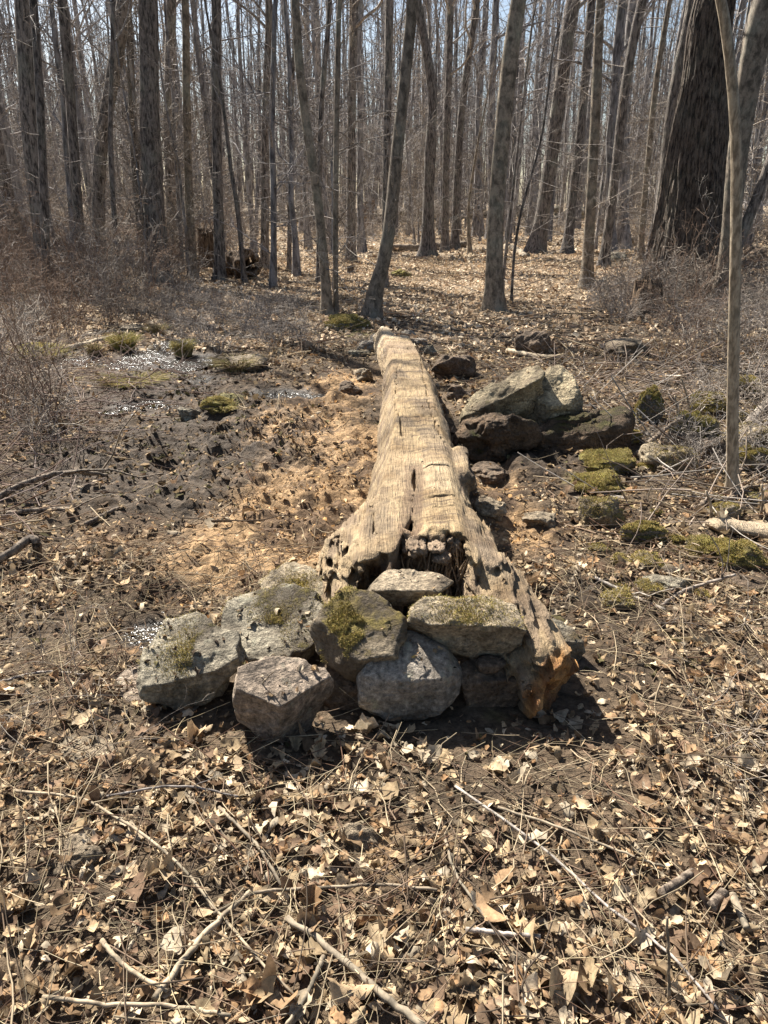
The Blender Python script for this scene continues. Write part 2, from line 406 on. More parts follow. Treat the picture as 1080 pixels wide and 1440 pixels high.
# ------------------------------------------------------------------ surface nets (for the log and the stumps)
def surface_nets(D, xs, ys, zs):
    nx, ny, nz = D.shape
    ins = D < 0
    C = np.zeros((nx - 1, ny - 1, nz - 1, 3), np.float32); cnt = np.zeros((nx - 1, ny - 1, nz - 1), np.float32)
    def acc(ax):
        sl0 = [slice(None)] * 3; sl1 = [slice(None)] * 3; sl0[ax] = slice(0, -1); sl1[ax] = slice(1, None)
        a = D[tuple(sl0)]; b = D[tuple(sl1)]; cr = (a < 0) != (b < 0)
        t = np.where(cr, a / (a - b + 1e-12), 0)
        oth = [i for i in range(3) if i != ax]
        for o0 in (0, 1):
            for o1 in (0, 1):
                sl = [slice(None)] * 3
                sl[oth[0]] = slice(o0, D.shape[oth[0]] - 1 + o0); sl[oth[1]] = slice(o1, D.shape[oth[1]] - 1 + o1)
                c = cr[tuple(sl)]; tt = t[tuple(sl)]
                C[..., ax] += np.where(c, tt, 0); C[..., oth[0]] += np.where(c, o0, 0); C[..., oth[1]] += np.where(c, o1, 0)
                cnt[...] += c
        return cr
    crs = [acc(0), acc(1), acc(2)]
    act = cnt > 0
    idx = np.full(act.shape, -1, np.int64); idx[act] = np.arange(act.sum())
    I = np.argwhere(act); P = C[act] / cnt[act][:, None]
    pos = I + P
    V = np.stack([np.interp(pos[:, 0], np.arange(nx), xs), np.interp(pos[:, 1], np.arange(ny), ys), np.interp(pos[:, 2], np.arange(nz), zs)], -1)
    Fs = []
    for ax in range(3):
        cr = crs[ax]; o = [i for i in range(3) if i != ax]
        if ax == 1: o = [2, 0]
        sl = [slice(None)] * 3
        for q in o: sl[q] = slice(1, -1)
        sub = cr[tuple(sl)]; W = np.argwhere(sub)
        for q in o: W[:, q] += 1
        def g(a, b):
            J = W.copy(); J[:, o[0]] -= a; J[:, o[1]] -= b; return idx[J[:, 0], J[:, 1], J[:, 2]]
        q = np.stack([g(0, 0), g(1, 0), g(1, 1), g(0, 1)], -1)
        inside = ins[W[:, 0], W[:, 1], W[:, 2]]
        q[~inside] = q[~inside][:, ::-1]
        Fs.append(q)
    F = np.concatenate(Fs); F = F[(F >= 0).all(1)]
    return V, F

def capsule(X, Y, Z, a, b, ra, rb):
    a = np.array(a, float); b = np.array(b, float); d = b - a; L2 = d @ d
    t = np.clip(((X - a[0]) * d[0] + (Y - a[1]) * d[1] + (Z - a[2]) * d[2]) / L2, 0, 1)
    return np.sqrt((X - a[0] - t * d[0]) ** 2 + (Y - a[1] - t * d[1]) ** 2 + (Z - a[2] - t * d[2]) ** 2) - (ra + (rb - ra) * t)

def smin(a, b, k):
    h = np.clip(.5 + .5 * (b - a) / k, 0, 1); return b + (a - b) * h - k * h * (1 - h)

def smax(a, b, k): return -smin(-a, -b, k)

def build_log():
    xs = np.arange(-.50, .84, .0085)
    ys = np.concatenate([np.arange(1.86, 3.9, .0075), np.arange(3.9, 8.15, .016)])
    zs = np.arange(-.10, .50, .0085)
    X, Y, Z = np.meshgrid(xs, ys, zs, indexing='ij'); X = X.astype(np.float32); Y = Y.astype(np.float32); Z = Z.astype(np.float32)
    ky = [1.8, 2.3, 2.7, 3.0, 3.4, 3.8, 4.3, 5.0, 5.7, 6.3, 7.2, 8.2]
    L = np.interp(Y, ky, [-.17, -.17, -.17, -.155, -.125, -.10, -.06, -.03, -.01, 0.0, -.05, -.12])
    Rr = np.interp(Y, ky, [.40, .40, .40, .40, .40, .41, .405, .40, .385, .36, .30, .24])
    sag = np.interp(Y, [2, 4, 5.5, 7, 8.2], [.395, .402, .398, .39, .37])
    cx = (L + Rr) / 2; a = (Rr - L) / 2
    bz = .245
    body = (np.sqrt(((X - cx) / a) ** 2 + ((Z - .195) / bz) ** 2) - 1) * np.minimum(a, bz)
    wob = .007 * fbm(X[:, :, 0], Y[:, :, 0] * .6, o=3, f=4, seed=70)[:, :, None] + .004 * fbm(X[:, :, 0] * 3, Y[:, :, 0], o=3, f=9, seed=75)[:, :, None]
    # hewn top: main flat slightly tilted, the left strip beside the crack a little lower
    top = sag + wob + .02 * np.exp(-((X - .38) / .04) ** 2) * (Y > 3.6)
    left_low = ss(.10, .02, X - np.interp(Y, [2.3, 2.7, 3.3, 3.7, 6], [.02, .09, .14, .14, .0])) * .022 * ss(4.2, 3.4, Y)
    chamfer = np.clip((np.interp(Y, [2.5, 2.8, 3.3, 3.7, 4.3, 5.7, 8], [-.13, -.09, .0, .03, .07, .06, -.06]) - X), 0, 1) * 2.2
    top = top - left_low - chamfer - .01
    body = smax(body, Z - top, .004)
    fib = .045 * vn(X * 45, Z * 45, seed=176) + .035 * vn(X * 18, Z * 22, seed=177)
    body = np.maximum(body, 2.50 + fib + .04 * vn(X * 16, Z * 16, seed=76) + .25 * (X + .05) * (X < -.05) - Y)
    far_end = Y - (7.35 + .62 * ss(.12, .02, X) + .05 * np.sin(X * 40) + .08 * vn(X * 14, Z * 14, seed=77))
    body = np.maximum(body, far_end)
    # roots
    rr = smin(capsule(X, Y, Z, (.30, 3.0, .20), (.385, 2.55, .22), .13, .110), capsule(X, Y, Z, (.395, 2.55, .22), (.465, 2.30, .16), .110, .098), .04)
    rr = smin(rr, capsule(X, Y, Z, (.465, 2.30, .16), (.545, 2.07, .08), .098, .115), .04)
    rr = smax(rr, Z - np.interp(Y, [1.9, 2.05, 2.25, 2.5, 2.7], [.19, .21, .285, .345, .40]), .02)
    lr = smin(capsule(X, Y, Z, (-.02, 3.15, .18), (-.12, 2.80, .17), .14, .12), capsule(X, Y, Z, (-.12, 2.80, .17), (-.175, 2.58, .08), .11, .08), .06)
    lr = smin(lr, capsule(X, Y, Z, (-.10, 2.75, .22), (-.13, 2.55, .15), .10, .08), .05)
    D = smin(smin(body, rr, .05), lr, .05)
    # underside flat-ish/hollow front: the rotten core between the buttresses
    front = 2.67 + .02 * vn(X * 25, Z * 25, seed=78) + .6 * fib
    lx = np.interp(Z, [0, .2, .4], [.06, .07, .085]); rx = np.interp(Z, [0, .2, .4], [.28, .30, .315])
    cav = np.maximum(np.maximum(lx - X, X - rx), np.maximum(Y - front - np.where(Z < .33, .06, 0), .03 - Z)) + .02 * vn(X * 30, Y * 30, Z * 30, seed=79)
    D = np.maximum(D, -cav)
    # rotten pocket under the left buttress
    c2 = np.sqrt(((X + .03) / .075) ** 2 + ((Y - 2.47) / .11) ** 2 + ((Z - .20) / .12) ** 2) - 1
    c2 = c2 * .1 + .055 * fbm(X, Y, Z, o=2, f=24, seed=81)
    D = np.maximum(D, -c2)
    # long drying checks down the hewn face
    for x0, a_, ya, yb, dp in [(.30, .015, 3.4, 6.6, .018), (.10, .02, 3.7, 6.9, .02), (-.03, .02, 2.7, 5.0, .03), (.35, .01, 2.6, 3.3, .02)]:
        xc_ = x0 + a_ * np.sin(Y * 1.7 + x0 * 30) + .012 * vn(Y * 7, 0 * Y + x0 * 50, seed=86); on = vn(Y * 2.2, 0 * Y + x0 * 70, seed=87) > -.35
        k = np.maximum(np.maximum(np.abs(X - xc_) - .0032, top - dp - Z), np.maximum(ya - Y, Y - yb)) + np.where(on, 0, .05); D = np.maximum(D, -k)
    # long crack
    ckx = np.interp(Y, [2.3, 2.69, 3.24, 3.45, 5.4], [.035, .095, .14, .142, .16]) + .006 * vn(Y * 14, 0 * Y, seed=82)
    cw = np.interp(Y, [2.2, 2.5, 2.75, 3.0, 3.2, 3.3, 3.42, 3.5], [.036, .034, .020, .002, .004, .012, .007, 0])
    dep = np.interp(Y, [2.2, 2.7, 3.0, 3.5], [.30, .26, .10, .05])
    crk = np.maximum(np.abs(X - ckx) - cw, (sag - dep) - Z); crk = np.maximum(crk, Y - 3.52)
    D = np.maximum(D, -crk)
    # transverse chainsaw kerfs across the hewn top and a few checks
    for yk, x0, x1, dp, w in [(3.92, .14, .37, .025, .007), (4.12, .20, .36, .015, .007), (4.55, .12, .36, .02, .009), (3.46, .16, .385, .028, .007), (3.06, .15, .34, .026, .006), (2.94, .13, .34, .022, .006), (2.80, .13, .33, .02, .006), (3.24, .17, .37, .016, .005), (3.68, .18, .38, .016, .005),
                              (3.30, .0, .12, .025, .006), (3.38, .0, .11, .016, .005), (5.15, .1, .36, .016, .009), (5.35, .16, .32, .018, .01), (4.85, .10, .36, .018, .009), (4.35, .12, .37, .02, .009), (5.6, .08, .34, .018, .011), (6.1, .06, .33, .018, .012),
                              (6.7, .0, .28, .02, .014), (7.0, .0, .25, .02, .012)]:
        yy = yk + .03 * (X - .2) + .012 * vn(X * 22, 0 * X + yk, seed=83)
        k = np.maximum(np.maximum(np.abs(Y - yy) - w, sag - dp - Z), np.maximum(x0 - X, X - x1)); D = np.maximum(D, -k)
    # knot hole with rim on the right flank
    D = smin(D, capsule(X, Y, Z, (.395, 3.50, .30), (.405, 3.86, .31), .055, .05), .03)
    D = np.maximum(D, -(capsule(X, Y, Z, (.455, 3.52, .325), (.455, 3.76, .335), .036, .030)))
    # root end sawn off and split, facing the viewer
    D = np.maximum(D, 2.05 - Y + 1.1 * (X - .53) - .25 * (Z - .1) + .04 * vn(X * 9, Z * 14, seed=84) - 9 * (Y > 2.5))
    near = np.abs(D) < .08
    nz = np.zeros_like(D)
    side = fbm(X[near], Y[near] * .45, Z[near], o=4, f=9, seed=90, g=.6)
    flank = np.clip((sag[near] - .03 - Z[near]) * 14, 0, 1)
    nz[near] = side * (.0045 + (.016 + .014 * ss(3.4, 2.6, Y[near])) * flank)
    ridge = np.abs(fbm(X[near] * 1.6, Y[near] * .22, Z[near] * 1.6, o=2, f=18, seed=92)); nz[near] += (ridge - .2) * (.022 + .05 * ss(3.5, 2.7, Y[near])) * flank
    flute = fbm(X[near] * 2.2 - .25 * Y[near], Y[near] * .3, Z[near] * 2.2 + .2 * Y[near], o=3, f=9, seed=93); nz[near] += .03 * flute * flank * ss(3.8, 2.9, Y[near])
    V, F = surface_nets(D + nz, xs, ys, zs)
    x, y, z = V.T
    n = fbm(x, y * .5, z, o=4, f=6, seed=95); n2 = fbm(x * 2, y * .3, z * 2, o=3, f=12, seed=97)
    c = np.array([.44, .315, .17])[None] * (1 + .15 * n[:, None])
    def over(c, m, k): m = np.clip(m, 0, 1)[:, None]; return c * (1 - m) + np.array(k)[None] * m
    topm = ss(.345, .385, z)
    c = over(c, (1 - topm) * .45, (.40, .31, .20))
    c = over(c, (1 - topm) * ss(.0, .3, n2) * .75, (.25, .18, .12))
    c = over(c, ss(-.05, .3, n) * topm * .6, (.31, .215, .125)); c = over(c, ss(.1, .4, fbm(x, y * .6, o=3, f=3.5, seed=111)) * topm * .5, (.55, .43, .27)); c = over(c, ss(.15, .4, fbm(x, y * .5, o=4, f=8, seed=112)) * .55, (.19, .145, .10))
    chk = fbm(x * 5, y * .35, z * 0, o=4, f=7, seed=99); c = over(c, ss(.03, .0, np.abs(chk)) * .55, (.12, .085, .055)); c = over(c, ss(.25, .5, fbm(x, y, z, o=3, f=14, seed=98)) * .6, (.20, .14, .085))
    xcs = [(.22, .02), (.30, .015), (.02, .02), (.10, .02), (.26, .02), (.17, .015)]
    rk = np.random.default_rng(31)
    for k_ in range(34):
        yk = rk.uniform(2.7, 7.4) if k_ > 12 else 2.75 + k_ * .135 + rk.uniform(-.03, .03); xa = rk.uniform(.0, .22); xb = xa + rk.uniform(.08, .30)
        dd = np.abs(y - (yk + .03 * (x - .2) + .014 * vn(x * 22, 0 * x + yk, seed=83))); c = over(c, (dd < (.0055 if yk < 3.9 else .010)) * topm * (x > xa) * (x < xb) * rk.uniform(.4, .85), (.09, .06, .04))
    c = over(c, ss(7.2, 7.3, y + .1 * n) * .6, (.62, .50, .34))
    c = over(c, ss(6.35, 6.45, y) * ss(7.1, 7.0, y) * topm * .5, (.40, .28, .185))
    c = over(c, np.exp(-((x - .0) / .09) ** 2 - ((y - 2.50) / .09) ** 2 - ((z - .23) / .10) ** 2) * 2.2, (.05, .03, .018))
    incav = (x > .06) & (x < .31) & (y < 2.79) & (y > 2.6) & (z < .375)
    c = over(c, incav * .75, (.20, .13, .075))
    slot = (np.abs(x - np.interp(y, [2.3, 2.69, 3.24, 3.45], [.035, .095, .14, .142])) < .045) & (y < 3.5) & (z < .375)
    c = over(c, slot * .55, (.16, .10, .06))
    endm = ss(.08, .03, np.abs(y - (2.05 + 1.1 * (x - .53) - .25 * (z - .1)))) * (x > .42) * (y < 2.4) * ss(.235, .20, z)
    c = over(c, endm, (.50, .27, .10)); c = over(c, endm * ss(.0, .3, n2), (.26, .12, .045))
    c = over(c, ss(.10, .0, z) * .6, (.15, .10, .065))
    knot = np.exp(-((x - .44) / .035) ** 2 - ((y - 3.62) / .15) ** 2 - ((z - .32) / .04) ** 2)
    c = over(c, knot * 1.2, (.10, .07, .05))
    base = np.array([.17, 3.0, 0])
    root = link('log_footbridge', None, loc=base)
    tag(root, 'long hewn log with flattened pale top laid as a footbridge across the mud', 'log bridge')
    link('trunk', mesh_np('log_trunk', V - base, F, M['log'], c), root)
    # broken heartwood blocks in the hollow end
    rng = np.random.default_rng(3)
    def block(cx_, cy_, cz_, sx, sy, sz, rz, seed):
        v, f = ico(4); p = 3.6
        r = (np.abs(v) ** p).sum(1) ** (-1 / p); q = v * r[:, None] * np.array([sx, sy, sz]) / 1.0
        q = q + .5 * min(sx, sz) * fbm(q[:, 0] * 3, q[:, 1], q[:, 2] * 3, o=3, f=28, seed=seed)[:, None] * v * 2
        cr, sr = math.cos(rz), math.sin(rz); q = np.stack([q[:, 0] * cr - q[:, 1] * sr, q[:, 0] * sr + q[:, 1] * cr, q[:, 2]], 1)
        return q + np.array([cx_, cy_, cz_]), f
    parts = [block(.125, 2.63, .335, .032, .05, .024, .1, 1), block(.20, 2.625, .345, .035, .05, .012, -.1, 2), block(.215, 2.60, .312, .034, .045, .014, .2, 3),
             block(.10, 2.68, .30, .03, .05, .05, .2, 4), block(.27, 2.68, .33, .03, .04, .03, .0, 5), block(.18, 2.70, .20, .115, .06, .13, .0, 6)]
    for i, (v, f) in enumerate(parts[:5]):
        cc = np.tile(np.array([[.33, .24, .16]]), (len(v), 1)) * (1 + .3 * fbm(v[:, 0], v[:, 1], v[:, 2], f=20, seed=i)[:, None])
        link('heartwood_block', mesh_np('heartwood_block', v - base, f, M['log'], cc, False), root)
    v, f = parts[5]; cc = np.tile(np.array([[.30, .20, .12]]), (len(v), 1)); link('rotten_core', mesh_np('rotten_core', v - base, f, M['log'], cc), root)
    P = []; R = []
    for i in range(260):
        x0 = rng.uniform(.075, .305); y0 = rng.uniform(2.55, 2.70); z0 = rng.uniform(.08, .24); h = rng.uniform(.04, .14)
        ln = rng.uniform(-.35, .35)
        q = np.array([[x0, y0, z0], [x0 + ln * h * .5, y0 + rng.uniform(-.01, .02), z0 + h * .5], [x0 + ln * h, y0 + rng.uniform(-.02, .03), z0 + h]])
        P.append(q); r_ = rng.uniform(.002, .006); R.append([r_, r_ * .8, r_ * .15])
    v, f = tubes(P, R, 4); cc = np.repeat(rng.uniform(.6, 1.35, (260, 1)) * np.array([[.5, .37, .24]]), 12, 0)
    o = link('splinter', mesh_np('splinter', v - base, f, M['log'], cc, False), root); tag(o, kind='stuff')
    return root

# ------------------------------------------------------------------ icosphere cache + rocks
_ICO = {}
def ico(n):
    if n in _ICO: return _ICO[n]
    # cube sphere with quads
    k = 2 ** n; t = np.linspace(-1, 1, k + 1); t = np.tan(t * math.pi / 4)
    u, v = np.meshgrid(t, t, indexing='ij'); o = np.ones_like(u); Vs = []; Fs = []; off = 0
    for P in (np.stack([u, v, o], -1), np.stack([v, u, -o], -1), np.stack([o, u, v], -1), np.stack([-o, v, u], -1), np.stack([v, o, u], -1), np.stack([u, -o, v], -1)):
        P = P.reshape(-1, 3); idx = np.arange((k + 1) ** 2).reshape(k + 1, k + 1) + off
        Vs.append(P); Fs.append(np.stack([idx[:-1, :-1], idx[1:, :-1], idx[1:, 1:], idx[:-1, 1:]], -1).reshape(-1, 4)); off += (k + 1) ** 2
    V = np.concatenate(Vs); F = np.concatenate(Fs)
    V /= np.linalg.norm(V, axis=1, keepdims=True)
    key = np.round(V * 1e5).astype(np.int64); _, first, inv = np.unique(key, axis=0, return_index=True, return_inverse=True)
    V = V[first]; F = inv.ravel()[F]
    _ICO[n] = (V, F); return _ICO[n]

CR = np.array([1., 0, 0]); CU = np.array([0, sp, cp]); CV = np.array([0, -cp, sp])   # camera right / up / towards the viewer

def rock_planes(normals, dists, p, n, nz, seed, stretch=(1, 1, 1)):
    v, f = ico(n)
    acc = np.zeros(len(v))
    for nn, d in zip(normals, dists):
        nn = np.array(nn) / np.linalg.norm(nn); acc += np.maximum(v @ nn / d, 0) ** p
    r = acc ** (-1 / p)
    q = v * r[:, None]
    s = np.mean(dists)
    x, y, z = q.T
    dn = fbm(x, y, z, o=6, f=1.1 / s, seed=seed, g=.6) * nz * s
    stp = fbm(x * .6, y * .6, z * 1.6, o=4, f=2.0 / s, seed=seed + 5); dn = dn - np.clip(.10 - np.abs(stp), 0, 1) * 1.3 * nz * s
    dn = dn + (np.floor(stp * 5) / 5 - stp) * .0 + .35 * nz * s * np.tanh(6 * fbm(x, y, z, o=2, f=1.7 / s, seed=seed + 9))
    return q + v * dn[:, None], f

def outline_rock(label, poly, z, ridge=None, mat='stone_grey', depth=.8, top=(0, -.25, 1), front=(0, -1, -.15), seed=1, nz=.13, p=16, sc=1.09, group=None, name='stone', n=6, rdep=.5, cat='stone', center=None, extra=()):
    """angular rock: poly = outline in the photo, z = height of its centre, ridge = (px,py) on the edge between its top and its front face"""
    rng = np.random.default_rng(seed)
    poly = np.array(poly, float); c2 = poly.mean(0) if center is None else np.array(center, float)
    C = at(c2[0], c2[1], z); dist = (C - np.array([0, 0, CH])) @ -CV
    s = dist / FPX
    q = (poly - c2) * s; q[:, 1] *= -1
    area = 0.5 * np.sum(q[:, 0] * np.roll(q[:, 1], -1) - np.roll(q[:, 0], -1) * q[:, 1])
    if area < 0: q = q[::-1]
    size = np.abs(q).max(0).mean()
    nor = []; ds = []
    for i in range(len(q)):
        a = q[i]; b = q[(i + 1) % len(q)]; e = b - a; nn = np.array([e[1], -e[0]]); nn /= np.linalg.norm(nn) + 1e-9
        d = nn @ a
        if d < size * .12: d = size * .12
        tl = rng.uniform(-.35, .45)
        n3 = nn[0] * CR + nn[1] * CU + tl * CV; L = np.linalg.norm(n3)
        nor.append(n3 / L); ds.append(d / L)
    dp = size * depth
    if ridge is not None:
        r2 = (np.array(ridge, float) - c2) * s
        rp = r2[0] * CR - r2[1] * CU + dp * rdep * CV
        for nn in (top, front) + tuple(extra):
            nn = np.array(nn, float); nn /= np.linalg.norm(nn); d = nn @ rp
            nor.append(nn); ds.append(max(d, size * .15))
    else:
        for k in range(4):
            nn = CV + .8 * (rng.uniform(-1, 1) * CR + rng.uniform(-1, 1) * CU); nn /= np.linalg.norm(nn); nor.append(nn); ds.append(dp * rng.uniform(.65, .95))
    for k in range(4):
        nn = -CV + .7 * (rng.uniform(-1, 1) * CR + rng.uniform(-1, 1) * CU); nn /= np.linalg.norm(nn); nor.append(nn); ds.append(dp * rng.uniform(.8, 1.1))
    nor.append(np.array([0, 0, -1.])); ds.append(max(size * .5, min(size * 1.2, z + .06)))
    N0 = np.array(nor); D0 = np.array(ds); vv = ico(4)[0]; r0 = 1 / np.max(vv @ N0.T / D0, axis=1); hull = vv * r0[:, None]
    for k in range(16):
        nn = rng.normal(size=3); nn /= np.linalg.norm(nn); nor.append(nn); ds.append((hull @ nn).max() * rng.uniform(.84, .96))
    v, f = rock_planes(nor, ds, p * 3.4, n, nz * 1.25, seed)
    o = link(name, mesh_np(name, v * sc, f, M[mat]), loc=C)
    return tag(o, label, cat, group)

def rock(label, px, py, w, h, mat='moss_rock', seed=1, d=.9, nz=.2, sink=.3, n=5, name='rock', group=None, cat='rock', p=7, z0=None, yaw=0):
    """rounded ground rock, w x h in photo pixels, (px,py) its visible centre"""
    rng = np.random.default_rng(seed)
    b = gat(px, py + h * .5); g = b[2]
    dist = math.hypot(b[1], CH - g) ; s = b[1] / cp / FPX if False else ((b - np.array([0, 0, CH])) @ -CV) / FPX
    W = w * s / 2
    elev = math.atan2(CH - g, b[1])
    Hh = (1.3 if mat == 'moss_rock' and not group else 1) * max(.3 * W, (h * s - 2 * W * d * math.sin(elev) * .55) / math.cos(elev)) if h * s > 2 * W * d * math.sin(elev) * .6 else .3 * W
    nor = []; ds = []
    for k in range(16):
        nn = rng.normal(size=3); nn /= np.linalg.norm(nn); nor.append(nn); ds.append(rng.uniform(.78, 1.1))
    for ax in np.eye(3):
        nor += [ax, -ax]; ds += [1, 1]
    v, f = rock_planes(nor, ds, p, n, nz, seed)
    zz = Hh / (1 + (1 - sink) - .3)
    if sink > .8: zz = .09; Hh = .025; C0 = 1
    v = v * np.array([W, W * d, zz])
    C = np.array([b[0], b[1] + W * d * .75, g + Hh - zz])
    o = link(name, mesh_np(name, v, f, M[mat]), loc=C, rz=0)
    return tag(o, label, cat, group)

def fuzz(o, n, L, seed, cols, mask=None):
    """short upright moss shoots growing on a stone, one mesh child"""
    rng = np.random.default_rng(seed); me = o.data; nv = len(me.vertices)
    co = np.zeros(nv * 3, np.float32); me.vertices.foreach_get('co', co); co = co.reshape(-1, 3)
    no = np.zeros(nv * 3, np.float32); me.vertices.foreach_get('normal', no); no = no.reshape(-1, 3)
    R = np.abs(co).max(0).mean()
    m = (no[:, 2] > .05) & (fbm(co[:, 0], co[:, 1], co[:, 2], o=3, f=1.6 / R, seed=seed) + .5 * no[:, 2] + .25 * fbm(co[:, 0], co[:, 1], co[:, 2], o=3, f=9 / R, seed=seed + 3) > .14)
    if mask is not None: m &= mask(co)
    idx = np.where(m)[0]
    if len(idx) < 10: return
    k = rng.choice(idx, n); p = co[k] + rng.normal(size=(n, 3)) * R * .02; d = no[k] * .6 + rng.normal(size=(n, 3)) * .5 + [0, 0, .5]; d /= np.linalg.norm(d, axis=1, keepdims=True)
    l = rng.uniform(.4, 1, n)[:, None] * L
    P = np.stack([p - no[k] * .004, p + d * l * .6, p + d * l + [0, 0, -.1 * L]], 1); Rr = np.array([.18, .16, .04])[None] * l
    V, F = tubes(P, Rr, 3); c = np.array(cols)[rng.integers(0, len(cols), n)] * rng.uniform(.6, 1.3, (n, 1))
    q = link('moss', mesh_np('moss', V, F, M['blade'], np.repeat(c, 9, 0)), o); q['kind'] = 'stuff'
MOSSC = [(.48, .40, .13), (.38, .32, .10), (.56, .46, .19), (.26, .22, .08), (.46, .34, .16)]

log = build_log()

# ------------------------------------------------------------------ the stones piled at the near end
outline_rock('flat tan slab stone level on top of the pile under the hollow log end', [(524, 826), (540, 808), (580, 802), (618, 806), (631, 820), (610, 836), (570, 847), (535, 842)], .315, (575, 826), 'stone_plain', 1.3, (0, -.12, 1), (0, -1, -.5), 11, .10, 12, rdep=.75)
fz1 = outline_rock('diamond shaped stone with yellow green moss on its left face, at the log end', [(432, 895), (468, 828), (500, 832), (552, 850), (566, 878), (548, 925), (510, 962), (470, 940), (430, 912)], .25, (497, 925), 'stone_mossy', .85, (-.10, -.62, 1), (.1, -1, -.55), 12, .12, 14, extra=((-.8, -.9, .2),))
fz2 = outline_rock('thick grey stone with moss along its top edge, wedged beside the right root', [(573, 872), (596, 846), (640, 839), (700, 852), (730, 872), (732, 895), (705, 925), (665, 932), (620, 908), (580, 895)], .255, (640, 875), 'stone_mossy', .8, (.05, -.35, 1), (0, -1, -.35), 13, .14, 16, rdep=.6)
outline_rock('rounded grey white stone at the bottom middle of the pile', [(505, 950), (530, 908), (575, 892), (622, 912), (642, 948), (638, 985), (600, 1010), (550, 1012), (508, 990)], .13, (575, 950), 'stone_white', .8, (0, -.55, 1), (0, -1, 0), 14, .08, 9)
outline_rock('angular brown grey stone lowest in front of the pile, ridge tilted towards the viewer', [(338, 945), (385, 925), (450, 928), (478, 960), (474, 1010), (446, 1045), (412, 1058), (370, 1035), (330, 1008)], .13, (400, 985), 'stone_pinkish', .9, (.28, -.42, 1), (-.25, -1, -.15), 15, .10, 24, extra=((.75, -.75, -.2),))
fz3 = outline_rock('grey lichened stone at the left end of the pile with a cracked shaded front', [(208, 905), (235, 878), (290, 866), (325, 890), (338, 925), (322, 960), (298, 992), (250, 990), (218, 978)], .14, (265, 945), 'stone_grey', .95, (-.12, -.45, 1), (.12, -1, 0), 16, .12, 18, rdep=.55)
fz5 = outline_rock('broad grey green stone behind the front row, left of the mossy diamond stone', [(314, 880), (335, 848), (390, 830), (440, 836), (462, 856), (438, 905), (400, 946), (370, 945), (335, 925)], .17, (370, 915), 'stone_grey', 1.2, (-.05, -.40, 1), (-.05, -1, -.2), 17, .17, 14, rdep=.55)
fz4 = outline_rock('low mossy stone dusted with sawdust at the back of the pile', [(362, 826), (395, 800), (440, 796), (466, 812), (462, 845), (420, 858), (380, 850)], .10, (415, 835), 'stone_mossy', 1.0, (0, -.3, 1), (0, -1, 0), 18, .14, 12)
outline_rock('weathered grey stone behind the sawn end of the right root', [(752, 876), (785, 872), (808, 886), (818, 920), (806, 938), (775, 935), (755, 905)], .07, (790, 900), 'stone_grey', .9, (.1, -.3, 1), (.1, -1, 0), 19, .12, 14)
outline_rock('dark brown stone tucked under the right root', [(645, 945), (670, 925), (712, 925), (735, 950), (728, 985), (690, 1005), (652, 990)], .08, (690, 955), 'stone_brown', .8, (0, -.3, 1), (0, -1, -.1), 20, .14, 14)
outline_rock('small broken stone chip on the shadowed brown stone below the root', [(672, 928), (700, 920), (712, 932), (695, 946), (674, 944)], .15, (690, 936), 'stone_brown', .9, (0, -.3, 1), (0, -1, -.1), 24, .12, 16, n=4)
outline_rock('low flat stone half buried at the far left foot of the pile', [(165, 960), (200, 938), (232, 958), (240, 990), (205, 1005), (168, 1000)], .01, (200, 985), 'stone_pinkish', 1.0, (0, -.15, 1), (0, -1, 0), 21, .10, 12)
outline_rock('flat sandy stone sunk in the leaf litter left of the stone pile', [(85, 1052), (120, 1038), (158, 1044), (165, 1066), (120, 1078), (84, 1070)], .015, (125, 1066), 'stone_plain', 1.0, (0, -.1, 1), (0, -1, 0), 22, .08, 10)
outline_rock('dark stone filling the gap behind the white and the angular stones', [(450, 940), (500, 930), (520, 965), (510, 1000), (475, 1005), (455, 985)], .05, (485, 965), 'stone_brown', 1.0, (0, -.3, 1), (0, -1, 0), 23, .12, 14, n=5)

fuzz(fz1, 9000, .0065, 1, MOSSC, lambda c: c[:, 0] < .015 + .03 * np.sin(c[:, 2] * 60))
fuzz(fz2, 5000, .006, 2, MOSSC, lambda c: c[:, 2] > .015)
fuzz(fz3, 4000, .005, 3, MOSSC, lambda c: (c[:, 0] < .0) & (c[:, 2] > .0))
fuzz(fz4, 4000, .006, 4, MOSSC); fuzz(fz5, 3500, .005, 5, MOSSC, lambda c: (c[:, 1] > .0) | (c[:, 0] > .03))

# split boulder to the right of the log
outline_rock('left half of the split boulder, smooth pale sunlit shoulder over a dark hollow face', [(646, 588), (652, 568), (684, 542), (722, 526), (756, 520), (762, 560), (756, 600), (705, 608), (656, 606)], .24, (702, 566), 'boulder', 1.1, (-.50, -.34, 1), (.3, -1, -.4), 31, .15, 7, name='boulder', cat='boulder', n=7, rdep=.5)
outline_rock('right half of the split boulder, pale blocky face with moss at its foot', [(744, 545), (758, 522), (785, 517), (804, 530), (812, 555), (820, 598), (790, 614), (752, 606)], .27, (780, 574), 'boulder', 1.1, (-.25, -.60, 1), (-.15, -1, -.1), 36, .14, 20, name='boulder', cat='boulder', n=7, rdep=.7)
outline_rock('brown earthy rock under the left half of the split boulder, next to the log', [(636, 616), (655, 598), (700, 590), (752, 598), (758, 632), (705, 650), (644, 642)], .09, None, 'ledge', 1.0, seed=32, nz=.26, p=4, name='rock', cat='rock', n=6)
outline_rock('dark undercut rock with a mossy right shoulder, beneath the right half of the split boulder', [(742, 602), (785, 592), (828, 576), (864, 572), (884, 592), (870, 628), (815, 646), (752, 644)], .10, None, 'ledge', 1.0, seed=38, nz=.22, p=5, name='rock', cat='rock', n=6)
